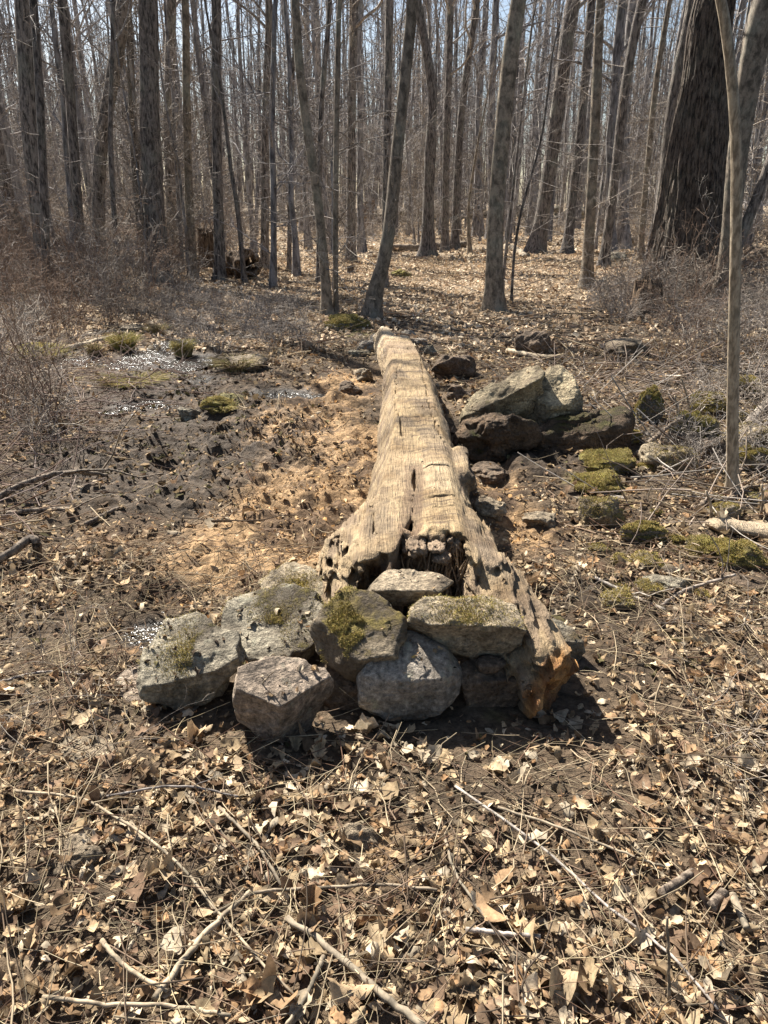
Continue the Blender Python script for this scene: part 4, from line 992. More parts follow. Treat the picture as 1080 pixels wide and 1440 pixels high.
def shrubs():
    rng = np.random.default_rng(77)
    red = [shrub_mesh('red_shrub', rng, 1.2, .7, 9, ['twig_red', 'twig_grey', 'twig_red', 'twig'][i % 4], .0062, 5, 4, 0.0, [.7, 1.3, 1.0, 1.7, .8][i]) for i in range(5)]
    gry = [shrub_mesh('grey_shrub', rng, .8, .85, 10, 'twig', .0055, 5, 4, .5, [.7, 1.4, 1.0, 1.8, .8][i]) for i in range(5)]
    pal = [shrub_mesh('pale_shrub', rng, .9, .9, 9, 'twig_grey', .005, 5, 4, .4, [1.5, .7, 1.1, .8][i]) for i in range(4)]
    low = [shrub_mesh('low_bramble', rng, .40, .55, 6, 'twig_grey', .0022, 3, 1, .35, .35) for i in range(4)]
    def scatter(n, fx, kinds, label, group, nm='shrub', s=(.8, 1.25), mind=.15):
        used = []; k = 0; tr = 0
        while k < n and tr < 5000:
            tr += 1; x, y = fx()
            if any((x - a) ** 2 + (y - b) ** 2 < mind for a, b in used): continue
            used.append((x, y)); sc = float(rng.uniform(*s))
            o = link(nm, kinds[int(rng.integers(len(kinds)))], loc=(x, y, g1(x, y)), rz=float(rng.uniform(0, 6.28)), sc=sc); tag(o, label, 'shrub', group); k += 1
    def px_region(poly_fn):
        def f():
            while True:
                p = poly_fn()
                if p is not None: return p
        return f
    def left_back():
        px = rng.uniform(-30, 400); py = rng.uniform(335, 440)
        if px > 330 and py > 400: return None
        if 330 < px < 400 and py > 350: return None
        if 255 < px < 372 and py > 368: return None
        p = at(px, py); return p[0], p[1]
    def left_mid():
        px = rng.uniform(-40, 250); py = rng.uniform(440, 480)
        if px > 130 and py > 462: return None
        p = at(px, py); return p[0], p[1]
    def left_near():
        px = rng.uniform(-160, 110); py = rng.uniform(530, 640)
        if px > 110 - (py - 530) * .35: return None
        p = at(px, py); return p[0], p[1]
    def mid_tangle():
        if False: return None
        p = at(rng.uniform(225, 430), rng.uniform(424, 500)); 
        if p[1] < 9 and p[0] < -1.95: return None
        return p[0], p[1]
    def right_band():
        px = rng.uniform(850, 1130); py = rng.uniform(425, 545)
        if px < 930 and py > 470: return None
        p = at(px, py); return p[0], p[1]
    def right_low():
        px = rng.uniform(960, 1120); py = rng.uniform(560, 680); p = at(px, py); return p[0], p[1]
    def back():
        D = rng.uniform(20, 33); x = D * rng.uniform(-.55, .56)
        if y_clear(x, D): return None
        return x, D
    def y_clear(x, D): return (-1 < x < 6.5 and D < 29)
    scatter(86, px_region(left_back), red + pal[:1], 'reddish brown leafless shrub in the tall thicket behind the puddles', 'reddish shrubs behind the puddles', s=(.9, 1.45))
    scatter(26, px_region(left_mid), red + gry, 'bare twiggy shrub fringing the puddles on the left', 'bare shrubs fringing the puddles', s=(.6, 1.0))
    scatter(25, px_region(left_near), gry + pal + red, 'tangled leafless bush at the left edge beside the dark mud', 'tangled bushes at the left edge', s=(.6, 1.0))
    scatter(34, px_region(mid_tangle), gry, 'low grey tangle of bare twigs before the broken stump', 'low grey twig tangles before the stump', s=(.5, .85))
    scatter(42, px_region(right_band), gry + pal + red[:1], 'bare bush in the brush at the foot of the big oak', 'bare bushes under the oak', s=(.6, 1.0))
    scatter(10, px_region(right_low), pal + gry, 'sparse pale twigged bush among the mossy stones at the right', 'sparse bushes among the mossy stones', s=(.45, .75))
    scatter(46, px_region(back), red + gry + pal, 'leafless undergrowth bush back between the trunks', 'undergrowth bushes between the far trunks', s=(1.0, 1.7))
    # thinner growth filling the ground further in, too much of it to count
    parts = []
    for me in (red + gry + pal):
        v = np.zeros(len(me.vertices) * 3, np.float32); me.vertices.foreach_get('co', v); v = v.reshape(-1, 3)
        f = np.zeros(len(me.polygons) * 4, np.int32); me.polygons.foreach_get('vertices', f); f = f.reshape(-1, 4); parts.append((v, f))
    acc = []
    for i in range(150):
        if i < 110:
            D = rng.uniform(30, 52); x = D * rng.uniform(-.56, .57)
        else:
            D = rng.uniform(13, 24); x = -D * rng.uniform(.31, .56)
        v, f = parts[int(rng.integers(len(parts)))]; a = rng.uniform(0, 6.28); q = v * rng.uniform(1.0, 1.7)
        acc.append((np.stack([q[:, 0] * math.cos(a) - q[:, 1] * math.sin(a) + x, q[:, 0] * math.sin(a) + q[:, 1] * math.cos(a) + D, q[:, 2] + g1(x, D)], 1), f))
    v, f, _ = join(acc); tag(link('undergrowth', mesh_np('undergrowth', v, f, M['twig'])), 'thin leafless undergrowth filling the ground between the far trunks', 'undergrowth', kind='stuff')
    def oak_front():
        p = at(rng.uniform(850, 1110), rng.uniform(428, 448)); return p[0], p[1]
    scatter(20, px_region(oak_front), pal + gry + red[:2], 'taller bare bush screening the base of the big oak', 'taller bushes before the oak base', s=(.9, 1.5))
    def fg():
        r = rng.random()
        px, py = (rng.uniform(-60, 180), rng.uniform(830, 1120)) if r < .65 else ((rng.uniform(980, 1130), rng.uniform(900, 1200)) if r < .85 else (rng.uniform(770, 1080), rng.uniform(820, 900)))
        p = at(px, py); return p[0], p[1]
    scatter(14, px_region(fg), low, 'small dead bramble sprig poking from the leaf litter', 'bramble sprigs in the litter', nm='bramble', s=(.5, .9), mind=.03)
shrubs()

# ------------------------------------------------------------------ grass tussocks
def tussock(label, px, py, w, hgt, seed, cols, n=500):
    rng = np.random.default_rng(seed); b = gat(px, py); s = b[1] / FPX
    W = w * s / 2 * 1.08; H = hgt * s
    a = rng.uniform(0, 6.28, n); r0 = np.sqrt(rng.random(n)) * W * .55; L = H * rng.uniform(.7, 1.4, n); out = rng.uniform(.1, 1, n) * W * .8
    P = np.zeros((n, 4, 3)); t = np.linspace(0, 1, 4)
    for k in range(4):
        P[:, k, 0] = np.cos(a) * (r0 + out * t[k] ** 1.5); P[:, k, 1] = np.sin(a) * (r0 + out * t[k] ** 1.5); P[:, k, 2] = L * (t[k] - .35 * t[k] ** 3)
    P[:, :, :2] += rng.normal(size=(n, 4, 2)) * .01
    V, F = tubes(P, np.linspace(.004, .001, 4)[None] * np.ones((n, 1)), 3)
    c = np.array(cols)[rng.integers(0, len(cols), n)]; c = np.repeat(c * rng.uniform(.6, 1.3, (n, 1)), 12, 0)
    o = link('grass_tussock', mesh_np('grass_tussock', V, F, M['blade'], c), loc=b); tag(o, label, 'grass tussock')
YG = [(.42, .35, .13), (.52, .42, .22), (.27, .25, .08)]; ST = [(.45, .36, .22), (.35, .27, .16), (.28, .25, .10)]
tussock('round yellow green grass tussock by the fallen pale log in the puddles', 175, 492, 44, 26, 1, YG)
tussock('grass tussock on the right bank of the puddle', 258, 500, 36, 24, 2, YG)
tussock('small straw coloured tussock left of the round tussock', 134, 500, 24, 20, 3, ST, 260)
tussock('spread of straw grass on the dry hummock beside the puddles', 330, 520, 70, 22, 4, ST, 420)
tussock('yellow green grass clump at the left edge under the twigs', 60, 508, 70, 24, 5, YG)
tussock('low green grass patch behind the wet mud', 312, 578, 40, 12, 6, YG, 300)
tussock('low yellow grass mat between puddle and dark mud', 190, 540, 90, 12, 7, YG + ST, 600)
tussock('tuft of straw grass behind the puddles beside the pale rounded stone', 222, 470, 36, 16, 8, ST, 260)

# ------------------------------------------------------------------ fallen branches
def branch(label, pts, r0, r1, mat='twig_pale', lift=.01, name='fallen_branch', cat='branch', twigs=0, m=8, zs=None, seed=0, amp=.05):
    rng = np.random.default_rng(seed + 500); w = []
    if pts[0][1] > 1040: r0 *= .95; r1 *= .95
    for i, q in enumerate(pts):
        dz = (lift if zs is None else zs[i]); w.append(gat(q[0], q[1], dz))
    K = 22; P, R = resample(w, list(np.linspace(r0, r1, len(w))), K)
    b = P[0].copy(); P = P - b; sl_ = np.linalg.norm(P[-1] - P[0]) / K; P[1:-1] += rng.normal(size=(K - 2, 3)) * min(r0 * .25, sl_ * .10)
    V, F = tubes(P[None], R[None], m, True)
    nn = fbm((V[:, 0] + 5) * .5 / r0, (V[:, 1] + 5) * .5 / r0, V[:, 2] * .5 / r0, o=3, seed=seed); ci = np.argmin(((V[:, None, :] - P[None]) ** 2).sum(2), 1)
    V = P[ci] + (V - P[ci]) * (1 + amp * min(1, sl_ / r0) * 2 * nn[:, None]); parts = [(V, F)]
    if twigs:
        p2, r2 = grow(P[None], R[None], twigs, rng, .1, 1, (r0 * 20, r0 * 50), .7, .05, .12, 5, .5, .4, .3); parts.append(tubes(p2, r2, 4))
    V, F, _ = join(parts)
    o = link(name, mesh_np(name, V, F, M[mat]), loc=b); return tag(o, label, cat)

B = [
 ('long thin pale stick curving from the left through the foreground litter', [(20, 1112), (110, 1122), (165, 1150), (240, 1205), (300, 1275), (350, 1332), (415, 1400)], .0045, .003, 'twig_pale', 0),
 ('olive grey forked branch slanting up in the lower left foreground', [(218, 1405), (262, 1345), (305, 1296), (352, 1254)], .009, .006, 'twig_pale', 1),
 ('long level stick crossing the bottom centre of the litter', [(300, 1285), (360, 1256), (440, 1249), (540, 1244), (615, 1252)], .0045, .004, 'twig_pale', 0),
 ('thick smooth brown grey branch running out of the bottom edge', [(404, 1290), (470, 1338), (530, 1392), (600, 1445)], .0075, .0085, 'twig_pale', 0),
 ('stick lying level along the bottom left', [(60, 1402), (150, 1412), (240, 1414), (325, 1428)], .005, .004, 'twig_pale', 0),
 ('short pale forked stick above the bottom left level stick', [(143, 1322), (175, 1358), (236, 1395)], .006, .005, 'twig_pale', 0),
 ('knobbly pale stick below the sandy stone', [(308, 1135), (362, 1190), (396, 1246)], .005, .004, 'twig_pale', 1),
 ('short crooked stick near the bottom edge left of centre', [(455, 1345), (430, 1402), (402, 1442)], .006, .004, 'twig_pale', 1),
 ('grey green stick in the dark soil right of bottom centre', [(655, 1307), (700, 1312), (760, 1317)], .006, .005, 'twig', 0),
 ('thin straight stick slanting across the right foreground litter', [(700, 1135), (790, 1165), (880, 1200), (936, 1220)], .004, .003, 'twig_pale', 0),
 ('long arching dark stick in the lower right litter', [(640, 1105), (760, 1190), (850, 1270), (940, 1340), (1010, 1420)], .004, .003, 'twig', 0),
 ('upright thin cane at the lower right', [(940, 1425), (941, 1370), (938, 1290)], .004, .003, 'twig_pale', 0),
 ('pale bent stick in the right of the bottom centre', [(626, 1180), (640, 1225), (672, 1275), (686, 1296)], .004, .003, 'twig_pale', 0),
 ('stubby chunk of broken wood on the right foreground leaves', [(1000, 1276), (1018, 1254)], .014, .013, 'deadwood', 0),
 ('pale peeled stub of stick beside the broken chunk', [(1030, 1258), (1050, 1306)], .010, .008, 'twig_pale', 0),
 ('short mossy brown stub left of the broken chunk', [(930, 1256), (975, 1226)], .012, .011, 'deadwood', 0),
 ('dark brown branch arching at the left edge above the mud', [(-10, 702), (45, 676), (102, 664), (150, 668)], .022, .012, 'deadwood', 2),
 ('second dark branch lying flat below the arching branch at left', [(10, 722), (60, 716), (108, 717)], .014, .010, 'deadwood', 1),
 ('short dark stick slanting up in the mud at left', [(120, 738), (150, 722), (174, 710)], .014, .008, 'deadwood', 0),
 ('pale fallen log lying across the puddles at the left', [(78, 495), (115, 486), (160, 474)], .045, .035, 'twig_pale', 0),
 ('thin dark log just above the pale fallen log', [(100, 478), (135, 470), (165, 464)], .035, .02, 'deadwood', 0),
 ('curved pale branch lying before the brown wedge rock', [(714, 493), (740, 499), (768, 503), (790, 502)], .035, .03, 'twig_pale', 0),
 ('crooked grey root like branch at the foot of the sapling', [(978, 714), (999, 702), (1031, 700), (1054, 684), (1084, 670)], .016, .014, 'deadwood', 2),
 ('slim grey branch rising over the half buried stone at the right', [(930, 852), (961, 831), (1000, 818), (1034, 808)], .009, .006, 'twig_grey', 2),
 ('thin brown branch in the shade lower right of the boulder', [(835, 812), (885, 836), (936, 858)], .009, .007, 'twig', 1),
 ('dark stick propped across the green stones right of the ledge', [(895, 640), (930, 608), (962, 585)], .018, .012, 'deadwood', 1),
 ('fallen trunk with peeling pale bark at the upper right edge', [(1046, 606), (1066, 582), (1095, 548)], .045, .04, 'twig_grey', 0),
 ('fallen trunk lying across the back of the clearing', [(545, 350), (600, 348), (656, 344)], .14, .10, 'deadwood', 2),
 ('pale fallen limb at the foot of the sturdy dark tree', [(712, 346), (725, 352), (742, 360)], .10, .08, 'twig_pale', 0),
 ('shaded branch lying on leaves right of the straight dark trunk', [(700, 448), (740, 452), (790, 462)], .03, .015, 'deadwood', 2),
 ('thin bare stick standing out of the bushes below the mid tangle', [(300, 445), (320, 432), (338, 420)], .02, .01, 'twig_grey', 1),
 ('branch half sunk in leaves at the left of the stone pile', [(0, 960), (60, 945), (130, 950)], .006, .004, 'twig', 2),
 ('thin twig slanting across the angular stone', [(345, 1000), (368, 962), (385, 945)], .0025, .0018, 'twig_pale', 0),
 ('brown crossing stick among the leaves left of the white stone pile foot', [(150, 1120), (250, 1105), (335, 1120)], .004, .003, 'twig', 1),
]
for i, (lb, pts, r0, r1, mt, tw) in enumerate(B):
    zs = None
    if 'upright thin' in lb: zs = [0, .10, .24]
    if 'arching at the left' in lb: zs = [.02, .10, .12, .02]
    if 'slanting across the angular' in lb: zs = [.08, .20, .26]
    if 'slim grey branch rising' in lb: zs = [.0, .03, .09, .15]
    if 'propped across' in lb: zs = [.02, .12, .22]
    branch(lb, pts, r0, r1, mt, lift=max(r0 * .7, .03 if pts[0][1] > 1040 else .012), twigs=tw, seed=i, zs=zs)
# bent branch with its end turned down
branch('bent brown branch arching down into the mud at the left edge', [(-8, 790), (20, 774), (42, 758), (52, 765), (52, 785)], .02, .022, 'deadwood', zs=[.03, .06, .10, .09, -.01], seed=91)
# weathered plank at right
def plank():
    a = gat(992, 734, .03); b = gat(1095, 752, .03); d = b - a; K = 40; t = np.linspace(0, 1, K); V = []
    pr = np.array([(-.07, 0), (-.06, .022), (0, .034), (.055, .028), (.07, .004), (.05, -.02), (-.04, -.025)])
    nrm = np.array([-d[1], d[0], 0]); nrm /= np.linalg.norm(nrm)
    for k in range(K):
        w_ = min(1, .25 + t[k] * 4) * (1 + .12 * math.sin(t[k] * 9)); c = d * t[k]
        for (u, v) in pr: V.append(c + nrm * (u * w_ + .006 * math.sin(k * .4 + u * 60)) + np.array([0, 0, v * w_ + .002 * random.uniform(-1, 1)]))
    V = np.array(V); m = len(pr); idx = np.arange(K * m).reshape(K, m)
    F = np.stack([idx[:-1], np.roll(idx[:-1], -1, 1), np.roll(idx[1:], -1, 1), idx[1:]], -1).reshape(-1, 4)
    cc = np.tile(np.array([[.46, .36, .24]]), (len(V), 1))
    tag(link('plank', mesh_np('plank', V, F, M['log'], cc, False), loc=a), 'wide pale split plank of wood at the right edge below the sapling', 'plank')
plank()
for i, (lb, a, b, h) in enumerate([('pale upright dead stem behind the green stones', (972, 590), (958, 532), .36), ('shorter pale upright stem left of the tallest one', (952, 598), (949, 556), .26),
                                  ('leaning white stick in front of the plank', (1001, 738), (993, 690), .20), ('curved white stick standing by the right edge', (1069, 728), (1071, 681), .20)]):
    p = gat(*a); q = at_y(b[0], b[1], p[1]); P, R = resample([p - [0, 0, .03], (p + q) / 2 + [.01, 0, 0], q], [.010, .008, .006], 8)
    V, F = tubes((P - p)[None], R[None], 6, True)
    tag(link('dead_stem', mesh_np('dead_stem', V, F, M['twig_pale']), loc=p), lb, 'dead stem')

# ------------------------------------------------------------------ stumps and snags (implicit surfaces)
def stump(label, px, py, wpx, hpx, seed, D=None, mat='rotwood', roots=5, jag=.5, lean=(0, 0), name='stump', cat='stump', flare=1.0):
    rng = np.random.default_rng(seed); b = gat(px, py) if D is None else at_y(px, py, D)
    b[2] = g1(b[0], b[1]); s = ((b - np.array([0, 0, CH])) @ -CV) / FPX
    R = wpx * s / 2; H = hpx * s; ext = R * (1 + 1.1 * flare)
    h = max(R, H) / 26
    xs = np.arange(-ext - abs(lean[0]) * H, ext + abs(lean[0]) * H, h); ys = np.arange(-ext, ext, h); zs = np.arange(-.1, H * 1.15, h)
    X, Y, Z = np.meshgrid(xs, ys, zs, indexing='ij')
    x = X - lean[0] * Z; y = Y - lean[1] * Z; r = np.sqrt(x * x + y * y); a = np.arctan2(y, x)
    rr = R * (.85 + .15 * fbm(np.cos(a) * 2, np.sin(a) * 2, Z * .4 / R, seed=seed) + .9 * flare * np.exp(-np.maximum(Z, 0) / (.5 * R)) * (.35 + .65 * np.cos(a * roots + seed) ** 2) ) + R * .15 * np.abs(vn(a * 6, Z * .6 / R, seed=seed + 1))
    hh = H * (1 - jag * (.5 + .5 * fbm(np.cos(a) * 2.4, np.sin(a) * 2.4, r * 2 / R, o=3, f=2, seed=seed + 2)))
    D_ = np.maximum(r - rr, Z - hh); D_ = np.maximum(D_, -np.maximum(r - R * .5, H * .45 - Z))
    V, F = surface_nets(D_, xs, ys, zs)
    o = link(name, mesh_np(name, V, F, M[mat]), loc=b); return tag(o, label, cat)
stump('splintered broken stump with upright shards in the left thicket', 297, 375, 34, 66, 1, name='broken_stump', jag=.6, flare=.5)
stump('torn old stump with spreading roots in front of the big oak', 906, 444, 42, 66, 2, roots=5, jag=.7, mat='rotwood', flare=1.2)
stump('small black charred stump in the grass left of the leaning tree', 493, 385, 10, 13, 3, jag=.4, flare=.3, mat='bark_oak')
stump('leaning split snag with orange brown wood behind the leaning tree', 513, 330, 20, 80, 4, jag=.9, lean=(.15, 0), flare=.4, name='snag', cat='snag')
stump('broken brown snag in front of the big leaning tree at the left', 120, 372, 14, 90, 5, jag=.6, flare=.2, name='snag', cat='snag')
# rotten fallen log with a hollow end, right of the broken stump
def hollow_log():
    c = gat(342, 392); xs = np.arange(-.95, .45, .03); ys = np.arange(-.5, 1.2, .03); zs = np.arange(-.1, .75, .03)
    X, Y, Z = np.meshgrid(xs, ys, zs, indexing='ij')
    d = capsule(X, Y, Z, (-.45, .65, .28), (.12, -.12, .33), .24, .30) + .10 * fbm(X, Y, Z, o=3, f=6, seed=5)
    d = np.maximum(d, .5 * X - .86 * Y - .3 + .1 * vn(Y * 9, Z * 9, seed=6))
    d = np.maximum(d, -(capsule(X, Y, Z, (-.1, .3, .30), (.4, -.5, .30), .15, .19) + .06 * vn(X * 12, Y * 12, Z * 12, seed=7)))
    V, F = surface_nets(d, xs, ys, zs)
    tag(link('hollow_log', mesh_np('hollow_log', V, F, M['rotwood']), loc=c), 'rotten fallen log with a torn hollow end right of the broken stump', 'log')
hollow_log()
# rubble heap beside the big oak
for i, (lb, px, py, w, h) in enumerate([('pale log end piled left of the big oak', 893, 340, 26, 14), ('dark stone beside the log end by the big oak', 872, 362, 30, 16), ('dark hollow lump to the right of the big oak foot', 1058, 362, 40, 34)]):
    rock(lb, px, py, w, h, ['stone_plain', 'stone_grey', 'stone_brown'][i], 300 + i)

# old stone wall far behind
def far_wall():
    rng = np.random.default_rng(12); V = []; F = []; n = 0; root = link('stone_wall', None, loc=(3, 50, g1(3, 50))); tag(root, 'low tumbled old stone wall running across the back of the wood', 'wall')
    v0, f0 = ico(3); parts = []
    for i in range(320):
        x = rng.uniform(-14, 22); y = 50 + (x - 3) * .05 + rng.normal() * .25; r = rng.uniform(.16, .34); z = g1(x, y) + rng.choice([.1, .35, .6]) * rng.uniform(.7, 1)
        q = v0 * (1 + .25 * fbm(v0[:, 0] + i, v0[:, 1], v0[:, 2], o=2, f=1.5)[:, None]) * np.array([r * 1.2, r, r * .7]); parts.append((q + [x - 3, y - 50, z - g1(3, 50)], f0))
    a, b, _ = join(parts); link('stonework', mesh_np('stonework', a, b, M['stone_grey']), root)
far_wall()

# ------------------------------------------------------------------ leaf litter
def leaves(n, sampler, size, name, label, seed, st=8, dens=None, palette=None, tilt=.45, lift=.02, pts=None):
    rng = np.random.default_rng(seed)
    if pts is None:
        x, y = sampler(rng, n)
        keep = rng.random(len(x)) < (1 if dens is None else dens(x, y)); x = x[keep]; y = y[keep]; n = len(x)
        g = G(x, y)
    else: x, y, g = pts.T; n = len(x)
    L = rng.uniform(size[0], size[1], n) * (rng.random(n) ** 1.5 * .6 + .5); W = rng.uniform(.5, .85, n)
    if st == 8:
        prof = np.array([[.06, .26, .22, .40, .30, .46, .30, .08], [.05, .22, .36, .46, .44, .36, .22, .04], [.05, .28, .24, .34, .44, .30, .28, .05], [.05, .28, .40, .34, .42, .26, .22, .03], [.05, .14, .20, .26, .30, .24, .16, .03]])
    elif st == 4: prof = np.array([[.08, .42, .40, .08], [.08, .30, .46, .1]])
    else: prof = np.array([[.25, .4, .2], [.1, .45, .15]])
    pr = prof[rng.integers(0, len(prof), n)] * (1 + .16 * rng.normal(size=(n, st)))
    s = np.linspace(0, 1, st)[None, :] - .5
    side = np.array([-1, 0, 1.])
    lx = (s * L[:, None])[:, :, None] + 0 * side; ly = (pr * (W * L)[:, None])[:, :, None] * side[None, None]
    bend = rng.normal(size=n) * 1.2; cup = rng.normal(size=n) * .85
    lz = (bend[:, None] * s ** 2 * L[:, None])[:, :, None] + cup[:, None, None] * np.abs(ly) + rng.normal(size=(n, st, 3)) * (.045 * L)[:, None, None]
    lx = lx + rng.normal(size=lx.shape) * (.03 * L)[:, None, None]
    yaw = rng.uniform(0, 6.28, n); pt = rng.normal(size=n) * tilt; rl = rng.normal(size=n) * tilt
    def rot(a, b, t): c = np.cos(t)[:, None, None]; s_ = np.sin(t)[:, None, None]; return a * c - b * s_, a * s_ + b * c
    lx, lz = rot(lx, lz, pt); ly, lz = rot(ly, lz, rl); lx, ly = rot(lx, ly, yaw)
    zz = g + rng.uniform(0, 1, n) ** 1.5 * lift + .003 + .20 * L * (np.abs(np.sin(pt)) + .5 * np.abs(np.sin(rl)))
    V = np.stack([lx + x[:, None, None], ly + y[:, None, None], lz + zz[:, None, None]], -1).reshape(-1, 3)
    base = np.arange(n)[:, None, None] * (st * 3); a = np.arange(st - 1)[:, None] * 3 + np.arange(2)[None]
    F = np.stack([a, a + 3, a + 4, a + 1], -1)[None] + base[..., None]; F = F.reshape(-1, 4)
    pal = np.array(palette if palette is not None else PAL); c = pal[rng.integers(0, len(pal), n)] * rng.uniform(.6, 1.25, (n, 1))
    c = np.repeat(c, st * 3, 0)
    o = link(name, mesh_np(name, V, F, M['leaf'], c)); tag(o, label, 'leaves', kind='stuff')

PAL = [(.40, .29, .175), (.46, .35, .22), (.34, .25, .155), (.52, .42, .29), (.30, .195, .11), (.18, .12, .07), (.31, .19, .10), (.40, .33, .235), (.23, .155, .10), (.35, .26, .155), (.13, .085, .055), (.40, .29, .17)]
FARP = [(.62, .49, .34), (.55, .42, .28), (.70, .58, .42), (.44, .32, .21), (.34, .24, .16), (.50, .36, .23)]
SAWP = [(.52, .35, .19), (.44, .28, .14), (.58, .43, .25), (.28, .17, .08), (.14, .09, .055), (.50, .30, .13)]
MUDP = [(.06, .042, .028), (.09, .062, .040), (.15, .105, .062), (.04, .028, .02), (.30, .21, .12), (.10, .085, .04)]
def wedge(y0, y1, k=.62, m=.7, pw=1.0):
    def f(rng, n):
        y = np.sqrt(rng.uniform(0, 1, n) * ((y1 + 1) ** 2 - (y0 + 1) ** 2) + (y0 + 1) ** 2) - 1
        if pw != 1: y = y0 + (y1 - y0) * rng.uniform(0, 1, n) ** pw
        x = rng.uniform(-1, 1, n) * (k * y + m); return x, y
    return f
def bare0(x, y):   # fewer leaves where mud, sawdust, water, log and pile are
    n = fbm(x, y, o=3, f=2.2, seed=400)
    d = 1 - np.clip(1.6 * np.maximum(blobs(DARK, x, y), blobs(SAW, x, y)) + 1.5 * blobs(PUD, x, y), 0, .99)
    lg = ss(.0, .08, np.maximum(np.abs(x - .17) - .22, np.maximum(2.2 - y, y - 8)))
    pile = ss(.7, 1.1, np.abs(x / .72) ** 3 + np.abs((y - 2.26) / .27) ** 3)
    return np.clip(d + .25 * n, .03, 1) * lg * pile
def bare(x, y): return bare0(x, y) * np.clip(.72 + .9 * fbm(x, y, o=3, f=1.8, seed=410), .12, 1)
leaves(1300, wedge(.55, 3.2, .62, .9), (.060, .105), 'leaf_litter', 'whole flat oak leaves lying in the foreground', 11, 8, bare, tilt=.15, lift=.03)
leaves(19000, wedge(.55, 3.2, .62, .9), (.020, .078), 'leaf_litter', 'crumpled tan and brown oak leaves covering the foreground', 1, 8, bare, tilt=.25, lift=.020)
leaves(30000, wedge(.55, 4.5, .62, .9), (.010, .040), 'leaf_fragments', 'small broken bits of dry leaf among the oak leaves', 2, 4, lambda x, y: np.clip(bare(x, y) + .15, 0, 1), tilt=.5, lift=.02)
leaves(24000, wedge(3.0, 9, .62, .6), (.035, .085), 'leaf_litter', 'dry brown leaves strewn over the middle ground', 3, 4, bare, tilt=.38)
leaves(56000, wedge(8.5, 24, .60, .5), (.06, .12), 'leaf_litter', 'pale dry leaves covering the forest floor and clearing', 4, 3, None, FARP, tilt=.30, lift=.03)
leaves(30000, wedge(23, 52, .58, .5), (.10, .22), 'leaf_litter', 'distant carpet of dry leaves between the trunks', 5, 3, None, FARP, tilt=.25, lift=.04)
def near_mask(L):
    def f(x, y): return np.clip(1.3 * blobs(L, x, y) - .15, 0, 1) * np.clip(.55 + 1.5 * fbm(x, y, o=3, f=3.5, seed=420), .05, 1)
    return f
leaves(24000, wedge(2.0, 7.5, .4, .5), (.008, .040), 'wood_chips', 'orange tan chips and sawdust spread beside the log', 6, 3, near_mask(SAW), SAWP, .32, .012)
leaves(26000, wedge(1.6, 8, .5, .5), (.015, .065), 'mud_debris', 'dark wet clods and rotted leaf scraps on the mud', 7, 3, near_mask(DARK), MUDP, .24, .012)

leaves(0, None, (.008, .034), 'leaf_fragments', 'leaf crumbs and bark bits caught on the stones and the log', 8, 4, palette=PAL[3:8] + MUDP * 3, tilt=.3, lift=.004, pts=REST)

# fine fallen twigs and straw
def twigs(n, sampler, L, r, seed, name, label, palette, dens=None, K=6, lift=.02, updev=.08):
    rng = np.random.default_rng(seed); x, y = sampler(rng, n)
    if dens is not None:
        k = rng.random(len(x)) < dens(x, y); x = x[k]; y = y[k]; n = len(x)
    ln = rng.uniform(L[0], L[1], n); a = rng.uniform(0, 6.28, n); P = np.zeros((n, K, 3)); P[:, 0, 0] = x; P[:, 0, 1] = y
    for i in range(1, K):
        a = a + rng.normal(size=n) * (.12 + .4 * (np.arange(n) % 3 == 0)); P[:, i, 0] = P[:, i - 1, 0] + np.cos(a) * ln / (K - 1); P[:, i, 1] = P[:, i - 1, 1] + np.sin(a) * ln / (K - 1)
    g = G(P[:, :, 0].ravel(), P[:, :, 1].ravel()).reshape(n, K)
    s = rng.normal(size=n) * updev * ln; t = np.linspace(-1, 1, K)
    P[:, :, 2] = np.maximum(g.mean(1)[:, None] * .6 + g * .4 + lift * rng.uniform(.3, 1.5, n)[:, None] + s[:, None] * t[None] * .7, g + .002)
    lg = np.abs(P[:, :, 0] - .17).min(1)
    bad = (lg < .38) & (P[:, :, 1].min(1) < 8) & (P[:, :, 1].max(1) > 2.1); bad |= ((np.abs(P[:, :, 0]) < .75).any(1) & (P[:, :, 1] > 1.93).any(1) & (P[:, :, 1] < 2.4).any(1) & (rng.random(n) < .85))
    P = P[~bad]; n = len(P)
    R = rng.uniform(r[0], r[1], (n, 1)) * np.linspace(1, .5, K)[None]
    V, F = tubes(P, R, 4); c = np.array(palette)[rng.integers(0, len(palette), n)] * rng.uniform(.6, 1.3, (n, 1)); c = np.repeat(c, K * 4, 0)
    tag(link(name, mesh_np(name, V, F, M['blade'], c)), label, 'twigs', kind='stuff')
TWP = [(.34, .27, .18), (.44, .35, .23), (.20, .145, .10), (.27, .19, .13), (.15, .09, .06), (.12, .09, .065)]
twigs(3600, wedge(.6, 3.4, .62, .8), (.08, .42), (.0009, .0026), 1, 'fine_twigs', 'thin dry twigs criss-crossing over the foreground leaves', TWP, lift=.028, updev=.12)
twigs(1500, wedge(.6, 3.0, .62, .8), (.10, .30), (.0006, .0012), 2, 'dry_straw', 'pale dry straw and stems lying in the foreground litter', [(.55, .45, .28), (.45, .36, .22), (.6, .5, .33)], lift=.03, updev=.2)
twigs(3200, wedge(3.2, 9, .62, .5), (.12, .6), (.0015, .005), 3, 'fine_twigs', 'fallen twigs scattered over the middle ground', TWP, dens=bare0, lift=.03, updev=.12)
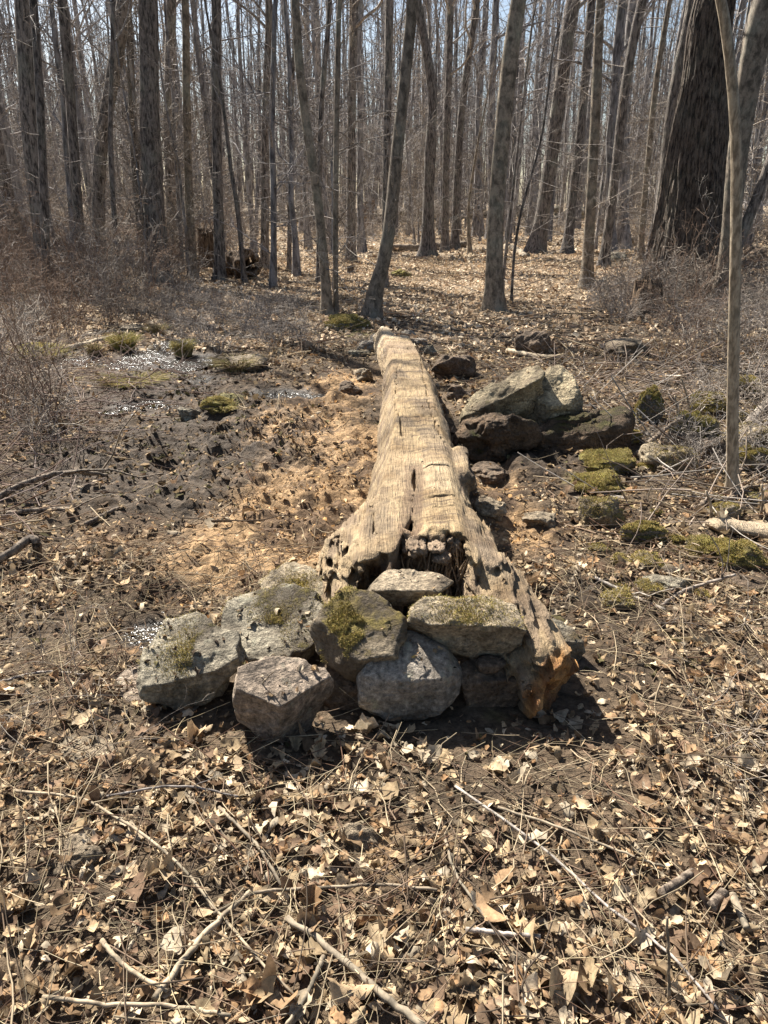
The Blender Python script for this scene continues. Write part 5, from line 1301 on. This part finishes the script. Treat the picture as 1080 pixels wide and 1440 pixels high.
twigs(2600, wedge(8.5, 24, .6, .5), (.3, 1.2), (.003, .009), 4, 'fine_twigs', 'fallen twigs on the far forest floor', TWP, lift=.04, updev=.12)
twigs(520, lambda rng, n: (rng.uniform(1.3, 4.2, n), rng.uniform(3.4, 8, n)), (.2, .9), (.002, .006), 5, 'brush', 'tangled dead twigs among the mossy stones at the right', [(.45, .40, .34), (.35, .28, .22), (.26, .2, .16)], lift=.07, updev=.35)
twigs(700, lambda rng, n: (rng.uniform(-4.5, -1.9, n), rng.uniform(3.2, 8, n)), (.2, .9), (.0015, .005), 6, 'brush', 'tangled dead twigs under the bushes at the left', [(.35, .28, .24), (.28, .2, .16), (.2, .14, .11)], lift=.07, updev=.3)

# ------------------------------------------------------------------ light, sky, camera
w = bpy.data.worlds.new('World'); S.world = w; w.use_nodes = True; nt = w.node_tree
bg = nt.nodes['Background']; sky = nt.nodes.new('ShaderNodeTexSky'); sky.sky_type = 'NISHITA'; sky.sun_disc = False
AZ, EL = -36.0, 46.0      # sun azimuth from +Y (negative = to the left), elevation
sky.sun_elevation = rad(EL); sky.sun_rotation = rad(AZ); sky.air_density = 1.0; sky.dust_density = 1.6
nt.links.new(sky.outputs[0], bg.inputs[0]); bg.inputs[1].default_value = .050
sd = bpy.data.lights.new('sun', 'SUN'); sd.energy = 5.0; sd.angle = rad(.53); sd.color = (1, .95, .87)
so = bpy.data.objects.new('sun', sd); COL.objects.link(so); so.rotation_euler = (rad(90 - EL), 0, rad(180 - AZ))
cd = bpy.data.cameras.new('camera'); co = bpy.data.objects.new('camera', cd); COL.objects.link(co)
co.location = (0, 0, CH); co.rotation_euler = (rad(90) - PITCH, 0, 0)
cd.sensor_fit = 'VERTICAL'; cd.angle = 2 * math.atan(720 / FPX); cd.clip_start = .05; cd.clip_end = 2000
S.camera = co
S.view_settings.view_transform = 'Standard'; S.view_settings.look = 'None'; S.view_settings.exposure = 1.52; S.view_settings.gamma = 1.0
S.render.resolution_x = 768; S.render.resolution_y = 1024
S.cycles.max_bounces = 6; S.cycles.transparent_max_bounces = 4
